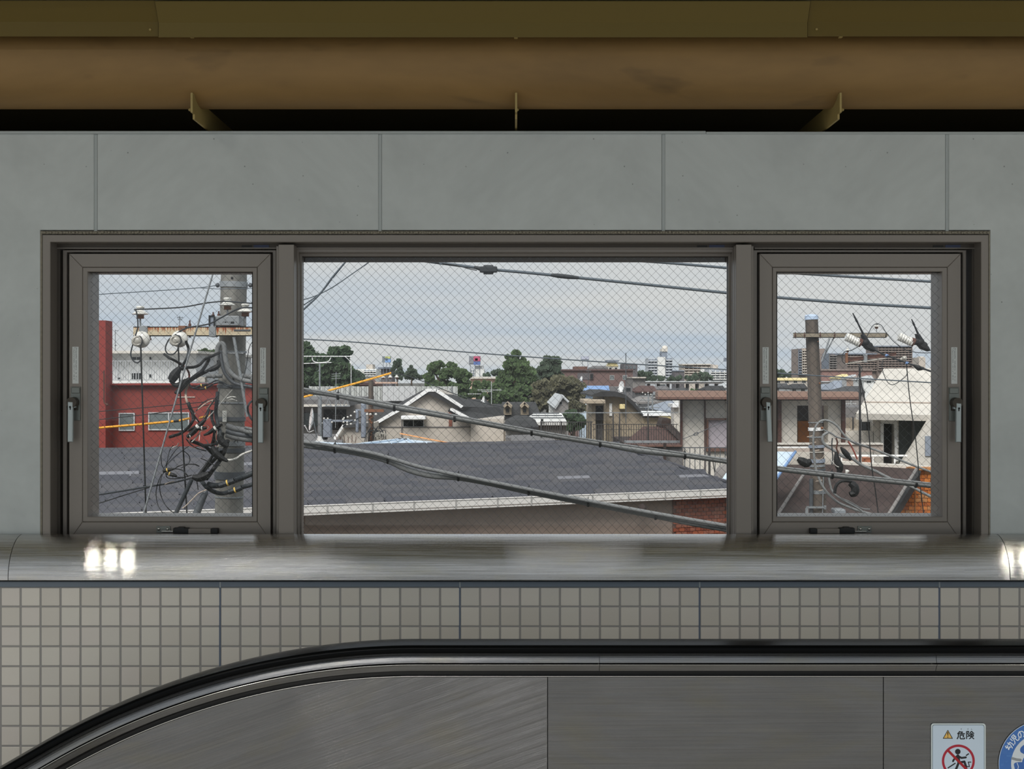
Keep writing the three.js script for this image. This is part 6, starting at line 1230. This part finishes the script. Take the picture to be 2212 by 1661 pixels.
{
  const d = 30, o = thing('cable_guard', 'yellow guard tubes on the wire left of the thin rusty pole', 'cable guard');
  for (const [a, b, c, e] of [[640, 862, 676, 852.6], [708, 844.6, 735, 837], [735.5, 836.8, 768, 828.2], [768.5, 828, 806, 817.4], [806.5, 817.2, 845, 805.8]]) part(o, 'guard_tube', [pbar(a, b, c, e, d, 2), pbar(a, b - 1.6, c, e - 1.6, d, 0.8)], M.yellow);
  part(o, 'wire', ptube([[676, 852.6], [708, 844.6]], d, 1.1, 5), M.cableDark); settle(o);
}
C('dark wire sagging right from the yellow guard behind the fence', [[845, 805.8], [880, 812], [930, 830], [980, 850], [1045, 870], [1090, 880]], 38, 0.9, M.cableDark, 'wire', 'wire');
C('pale orange guarded wire sloping down to the slate ridge', [[864, 936.5], [918.6, 947], [970.7, 957], [1010, 965]], 30, 1.5, M.orange, 'wire', 'wire');
{
  const o = thing('rusty_pole', 'thin rusty brown pole with crossarms left of the gabled house', 'utility pole'), d = 35;
  part(o, 'shaft', [bar(V(X(801.4, d), GROUND, -d), P(801.2, 822, d), S(8, d), S(5.4, d), 14)], M.concreteBrown);
  const rag = []; for (let k = 0; k < 26; k++) rag.push(pbox(797 + rr(-1, 6), 870 + k * 3.4, 800 + rr(0, 7), 873 + k * 3.4, d - 0.09 - rnd() * 0.02, 0.03)); stuff(part(o, 'climbing_rust', rag, M.rustPlain));
  part(o, 'crossarm', pbox(810, 825, 858, 828.4, d - 0.1, 0.1), M.peach); part(o, 'crossarm', pbox(787, 884, 829, 890, d - 0.12, 0.1), M.rustPlain);
  for (const [x, y] of [[828, 815], [843, 814.6], [857, 814.4]]) pinInsulator(o, x, y, d - 0.1, 0.3);
  for (const x of [793, 800, 812]) part(o, 'insulator', ball(x, 895, d - 0.16, 3, 0.9, 10), M.porcelain);
  part(o, 'cable_tangle', [...Array.from({ length: 9 }, (_, k) => ptube([[788 + k * 3, 955 + (k % 3) * 4], [792 + k * 3.4, 936 - (k % 4) * 5], [808 + k * 3, 930 + (k % 2) * 8], [814 + k * 2.4, 950]], d - 0.15, 0.8, 4))], M.cableDark);
  part(o, 'tangle_loops', Array.from({ length: 5 }, (_, k) => new THREE.TorusGeometry(S(6 + k * 1.5, d), S(0.7, d), 5, 18).translate(...P(816 + k * 3, 940 + k * 2, d - 0.18).toArray())), M.porcelainGrey);
  settle(o);
}
{
  const o = thing('transformer', 'blue grey cylindrical transformer bank left of the thin rusty pole', 'transformer'), d = 36;
  const cyl = (x, y0, y1, r) => lathe([[0, 0], [S(r, d) * 0.94, 0], [S(r, d), 0.05], [S(r, d), S(y1 - y0, d) - 0.06], [S(r, d) * 0.9, S(y1 - y0, d)], [0, S(y1 - y0, d)]], 18).translate(...P(x, y1, d).toArray());
  part(o, 'tank', cyl(785.4, 870, 946, 5.6), M.blueGrey); part(o, 'tank', cyl(771.5, 886, 934, 3.2), M.blueGrey);
  part(o, 'cross_beam', [pbox(716, 907, 772, 911, d + 0.1, 0.1), pbox(768, 884, 796, 887, d, 0.1)], M.blueGrey);
  for (const [x, y] of [[766, 890], [758, 898], [751, 901], [743, 903], [742, 912], [750, 912], [758, 916], [750, 917], [767, 908], [741, 906]]) part(o, 'bushing', ball(x, y, d - 0.1, 2.3, 1, 8), M.porcelain);
  part(o, 'hanger', ptube([[740, 922], [752, 914], [768, 906], [780, 900]], d - 0.05, 1.2, 5), M.cableDark);
  settle(o);
}
{
  const o = thing('switch_box', 'blue grey switch box with white bushings beside the antenna mast', 'electrical box'), d = 34;
  part(o, 'cabinet', [rbox(697.5, 906, 714.5, 945, d, 0.3, 0.02)], M.blueGrey); part(o, 'bracket', [rbox(692, 930, 706, 950, d + 0.1, 0.2, 0.02)], M.cableDark);
  for (const [x, y] of [[695, 914], [717, 912], [700, 904], [708, 904]]) part(o, 'bushing', ball(x, y, d - 0.05, 2.2, 1, 8), M.porcelain);
  settle(o);
}
{
  const o = thing('insulator_row', 'row of pale A shaped insulator brackets under the flat roof edge', 'insulators'), d = 37;
  for (const x of [710, 731, 748]) part(o, 'bracket', [pbar(x, 862, x - 5, 876, d, 1), pbar(x, 862, x + 5, 876, d, 1), pbar(x - 8, 876.5, x + 8, 876.5, d, 1), ball(x, 863, d, 1.8, 1, 8)], M.galv);
  part(o, 'carrier_rod', pbar(698, 878, 756, 878, d, 0.7), M.galv);
  settle(o);
}
C('thin drop wire with hook on the white wall right of the railing', [[1474, 949], [1498, 939], [1504, 937], [1524, 928.5], [1569, 908], [1620, 888]], 26, 0.7, M.galvDark, 'wire', 'wire');
single('turnbuckle', 'small oval turnbuckle on the drop wire before the white wall', 'turnbuckle', [new THREE.TorusGeometry(S(4, 26), S(0.9, 26), 6, 18).scale(1.25, 0.7, 1).rotateZ(0.4).translate(...P(1503.6, 937.4, 25.9).toArray())], M.galvDark);
{ const o = thing('steel_frame', 'pair of grey steel poles with insulators before the dark tiled house', 'utility pole'), d = 52; for (const x of [1400.6, 1409.4]) part(o, 'pole', bar(V(X(x, d), GROUND, -d), P(x, 851, d), S(2, d), S(1.6, d), 8), M.galv); for (const y of [856, 864, 880]) part(o, 'cross_beam', pbar(1382, y, 1424, y, d, 0.9), M.galv); for (let k = 0; k < 6; k++) part(o, 'insulator', ball(1388 + k * 6, 848 + (k % 2) * 4, d, 1.6, 1, 8), M.porcelain); part(o, 'cylinder', [rbox(1411, 846, 1420, 854, d - 0.2, 0.2, 0.03)], M.galv); settle(o); }

// ---- right window: pole, arms, cables
const P2 = 22;
{
  const o = thing('utility_pole', 'brown grey concrete pole with pale blue cap in the right window', 'utility pole'), d = P2;
  const top = P(1753, 688, d), low = P(1770, 1115, d), dir = low.clone().sub(top), base = top.clone().addScaledVector(dir, (GROUND - top.y) / dir.y), px = (y) => 1753 + (y - 688) * 17 / 427, rad = (y) => 13.6 + (y - 688) * 0.0045;
  part(o, 'shaft', bar(base, top, S(19, d), S(13.6, d), 26), M.concreteBrown);
  part(o, 'cap', [bar(P(px(690), 690.5, d), P(px(683), 683, d), S(14.6, d), S(14.4, d), 26), lathe([[S(14.4, d), 0], [S(12, d), S(3, d)], [0, S(4.6, d)]], 26).translate(...P(px(683), 683, d).toArray())], std(css(190, 208, 230), 0.5));
  const arm = part(o, 'crossarm', [pbox(1714, 719, 1915, 729.4, d - 0.2, 0.012), pbox(1714, 719, 1915, 720.2, d - 0.2, 0.07), pbox(1714, 728, 1915, 729.4, d - 0.2, 0.07), ppoly([[1914, 719], [1920, 725], [1912, 730]], d - 0.2, 0.07)], std(css(178, 168, 150), 0.8, { map: rep(T.concrete, 2) }));
  for (const x of [1718, 1738, 1772, 1803]) part(arm, 'bolt', [ball(x, 724, d - 0.21, 1.8, 1, 8), pbar(x, 717, x, 731, d - 0.22, 0.8)], M.rustDark);
  pinInsulator(o, 1893.4, 705, d - 0.16, 0.42, 'insulator');
  part(o, 'brace', [pbar(1792, 731, 1775, 781, d - 0.2, 1.9), pbar(1802, 728, 1777, 776, d - 0.15, 1.4)], M.galv);
  const band = (y0, y1, m, r = 1.2) => part(o, 'band', bar(P(px(y1), y1, d), P(px(y0), y0, d), S(rad(y1) + r, d), S(rad(y0) + r, d), 24), m);
  band(722, 725, M.galv); band(911, 913, M.galv); band(923, 930, M.white2, 2); band(942, 945, M.galv); band(961, 967, M.blueGrey, 2.4); band(975, 977, M.cream); band(991, 999, M.blueGrey, 2); band(1003, 1008, M.galv); band(1012, 1016, M.galvDark, 2); band(1058, 1066, M.galv, 1);
  part(o, 'orange_marker', [ball(1776, 924.6, d - 0.16, 3.4, 0.9, 8), ball(1770.6, 828, d - 0.15, 2.4, 1, 8), ball(1767, 738, d - 0.15, 1.6, 1, 8)], M.rustPlain);
  for (const [x, y] of [[1749, 944], [1755, 958], [1762, 975], [1768, 1040], [1775, 1060]]) part(o, 'strap', pbar(x - 6, y, x + 8, y - 3, d - 0.17, 1), M.cableBeige);
  part(o, 'conduit', [pbar(1752.6, 1034, 1752, 1112, d - 0.1, 4.4)], M.galvDark); part(o, 'inner_conduit', pbar(1779, 1020, 1776.5, 1115, d - 0.17, 1.2), M.galv);
  part(o, 'foot_band', [pbox(1742, 1094, 1784, 1098, d - 0.2, 0.04), pbox(1740, 1098, 1746, 1112, d - 0.2, 0.03), pbox(1780, 1092, 1785, 1100, d - 0.21, 0.03)], M.galv);
  settle(o);
}
{
  const make = (label, x, y, dx, tail) => {
    const o = thing('cable_boot', label, 'cable boot'), d = 21;
    const ins = []; for (let k = 0; k < 6; k++) ins.push(new THREE.CylinderGeometry(S(8.6 - k * 0.1, d), S(9.6, d), S(4.2, d), 16).rotateZ(Math.PI / 2 - 0.42).translate(...P(x - 39 + k * 5 + dx, y - 14 + k * 2.3, d).toArray()));
    part(o, 'insulator', ins, M.porcelain);
    part(o, 'collar', new THREE.CylinderGeometry(S(9, d), S(9.8, d), S(7, d), 16).rotateZ(Math.PI / 2 - 0.42).translate(...P(x - 11 + dx, y - 2.4, d).toArray()), M.rustDark);
    part(o, 'boot', [ppoly([[x - 12, y - 6], [x - 4, y - 10], [x - 6, y - 20], [x + 2, y - 20], [x + 10, y - 8], [x + 16, y + 2], [x + 22, y + 8], [x + 26, y + 16], [x + 20, y + 18], [x + 4, y + 12], [x - 2, y + 4], [x - 11, y + 4]], d - 0.06, 0.13, 0.03), new THREE.SphereGeometry(S(10, d), 12, 8).translate(...P(x + 1, y - 2, d).toArray()), new THREE.SphereGeometry(S(8, d), 12, 8).translate(...P(x + 10, y + 5, d).toArray())], M.cableBlack);
    part(o, 'spike', [pbar(x - 2, y - 18, x - 2 + tail[0] * 0.6, y - 18 + tail[1] * 0.6, d, 2.6, 1.6), pbar(x - 2 + tail[0] * 0.6, y - 18 + tail[1] * 0.6, x - 2 + tail[0], y - 18 + tail[1], d, 2.6, 1)], M.cableBlack);
    settle(o);
  };
  make('left white insulator with black rubber boot and spike in the right window', 1868, 742, 0, [-24, -48]);
  make('right white insulator with black rubber boot and spike in the right window', 1986, 741, -4, [-15, -34]);
}
{
  const o = thing('utility_pole', 'thin black pole with a rusty tilted arm before the brown apartments', 'utility pole'), d = 26;
  part(o, 'channel', [slab([[1832, 774, d], [1936, 762, d], [1936, 768, d], [1832, 781, d]], 0.02), slab([[1832, 773, d - 0.01], [1936, 761, d - 0.01], [1936, 762.6, d - 0.01], [1832, 775, d - 0.01]], 0.06)], M.rustDark);
  part(o, 'lower_bar', bar(P(1826, 786, d - 0.05), P(1915, 774, d - 0.05), S(1.3, d), S(1.3, d)), M.porcelainGrey);
  part(o, 'clamp', [rbox(1867, 765, 1874, 783, d - 0.06, 0.1, 0.01)], M.galv);
  part(o, 'end_post', [pbox(1827, 762, 1832, 786, d - 0.04, 0.06)], M.rustPlain);
  pinInsulator(o, 1831, 757, d, 0.34); part(o, 'insulator', [ball(1954, 774, d - 0.05, 5.4, 1, 12), ball(1948, 776, d, 4, 1, 10)], M.porcelainGrey);
  part(o, 'hanging_pole', [bar(V(X(1861, d), GROUND, -d), P(1857, 790, d), S(4, d), S(2.2, d), 10)], M.iron);
  part(o, 'loop', ptube([[1852, 786], [1858, 790], [1862, 800], [1854, 810], [1850, 824]], d - 0.1, 0.8, 5), M.cableDark);
  settle(o);
}
C('thick black cable with blue bands falling right from the left boot', [[1892, 757, 20.9], [1905, 764, 20.6], [1917, 768.4, 20.3], [1942, 778, 19.8], [1962, 785, 19.5], [1986, 793, 19], [2008, 801, 18.6], [2100, 832, 17]], 20, 2, K, 'black_cable');
single('cable_band', 'left small blue band on the black cable in the right window', 'band', [pbar(1913, 767, 1919, 769.4, 20.3, 3, 3, 10)], M.blueRoof);
single('cable_band', 'right small blue band on the black cable in the right window', 'band', [pbar(1957, 783.4, 1962, 785.2, 19.5, 3, 3, 10)], M.blueRoof);
splice('small black splice lump low on the banded cable', [[1974, 789], [1985, 795], [1996, 796]], [2.4, 6, 2.6], 19, K);
const Rw = [
  ['thin wire arching over the white pin insulator on the crossarm', [[1872, 728], [1880, 712], [1886, 703], [1894, 699], [1904, 703], [1914, 718], [1930, 737], [1950, 752], [1972, 760], [2008, 762], [2100, 758]], 21.8, 0.8, M.cableDark],
  ['thin wire linking the left boot to the rusty arm', [[1860, 744], [1850, 751], [1838, 757], [1828, 758], [1820, 766], [1820, 780], [1826, 786]], 22.5, 0.9, M.cableDark],
  ['long thin wire hanging from the blue band down to the orange bricks', [[1958, 786], [1964, 850], [1970, 895], [1977, 940], [1988, 1050], [1996, 1116]], 19.4, 1.1, K],
  ['long thin wire hanging left of the torn doorway', [[1857, 808], [1865, 850], [1873.7, 896], [1882.5, 1002], [1891, 1060], [1898, 1116]], 18.8, 1.2, K],
  ['short black wire hanging from the thin black pole', [[1857, 793], [1859, 840], [1858, 900], [1858, 953]], 19.6, 1.4, K],
  ['thin loop of wire under the rusty arm', [[1908, 776], [1905, 790], [1909, 808], [1918, 826], [1929, 831], [1942, 824], [1958, 811], [1959, 796]], 20, 0.8, M.cableDark],
  ['big grey loop rising over the pole and falling right', [[1764, 1028], [1759, 985], [1757, 946], [1762, 922], [1774, 909], [1790, 909], [1808, 920], [1826, 942], [1848, 958], [1871, 964.6], [1915, 981], [1960, 1000], [2008, 1018], [2100, 1052]], 21, 2.4, M.cableGrey],
  ['grey cable curling off the pole and sloping to the right edge', [[1789, 934], [1779, 940], [1777, 950], [1782, 960], [1800, 972], [1823, 987], [1840, 990], [1858, 1002.5], [1890, 1017], [1922, 1033], [1966, 1050], [2008, 1071], [2100, 1112]], 20.8, 3.2, M.cableGrey],
  ['grey cable bending from the pole to the roof foot', [[1758, 977], [1761, 1005], [1768, 1030], [1782, 1058], [1808, 1083.5], [1840, 1098], [1858.5, 1104], [1906.6, 1117], [1960, 1130]], 20.9, 2.8, M.cableGrey],
  ['second grey cable beside it running to the roof foot', [[1790, 1030], [1796, 1056], [1806, 1070], [1828, 1084], [1850, 1096], [1862, 1104]], 20.7, 2.4, M.cableGrey],
  ['thin grey cable lying above the roof foot cables', [[1812, 1074], [1836, 1084], [1862, 1098], [1880, 1100]], 20.6, 1.3, M.hoseGrey],
  ['upper grey cable from the pole clamp to the big loop', [[1778, 928], [1796, 936], [1808, 944], [1832, 950], [1852, 958], [1880, 966]], 20.9, 1.9, M.hoseGrey],
  ['red and black jumper hanging from the big loop', [[1832, 953], [1838, 962], [1845, 976], [1852, 992]], 20.6, 1.7, M.cableRed],
  ['red banded jumper close to the pole', [[1806, 946], [1809, 956], [1807, 968], [1812, 980]], 20.5, 1.9, M.rustDark],
  ['dark vertical hose right of the pole', [[1798, 946], [1797, 964], [1799, 988], [1797, 1004]], 20.6, 1.3, M.cableDark],
  ['pale wire curl among the black cables', [[1794, 992], [1800, 1000], [1806, 1006], [1812, 1009]], 20.3, 0.8, M.cableWhite],
  ['thin pale ring of wire below the pole bands', [[1782, 980], [1776, 990], [1766, 992], [1760, 986]], 21.6, 0.6, M.cableBeige],
  ['black curved hose under the big grey cable', [[1803, 1066], [1806, 1050], [1816, 1040], [1832, 1039], [1848, 1044]], 20.4, 3.4, K],
];
for (const [label, pts, d, r, m] of Rw) C(label, pts, d, r, m, r < 1.3 ? 'wire' : 'cable', r < 1.3 ? 'wire' : 'cable');
splice('large black splice standing right of the pole in the right window', [[1806, 976], [1808, 994], [1814, 1012], [1812, 1022]], [3, 7, 9, 5], 20.4, K);
splice('black wedge shaped splice above the grey cables', [[1816, 966], [1824, 976], [1834, 988], [1838, 994]], [2, 6, 6, 3], 20.4, K);
splice('black closure left of the pole above the blue awning', [[1722, 990], [1732, 996], [1742, 1000], [1752, 996]], [4, 9, 10, 6], 21.2, K, [[0.02, 4, M.cableWhite]]);
splice('black closure low on the brown roof right of the pole', [[1836, 1044], [1846, 1052], [1846, 1064], [1836, 1068]], [6, 9, 9, 6], 20.3, K);
single('bushing', 'white bushing pointing down beside the large black splice', 'insulator', [lathe([[0, 0], [S(2, 20.3), 0], [S(3.6, 20.3), S(5, 20.3)], [S(5, 20.3), S(9, 20.3)], [0, S(10, 20.3)]], 14).rotateZ(-0.3).translate(...P(1828, 1024, 20.3).toArray())], M.porcelain);

renderer.render(scene, camera);
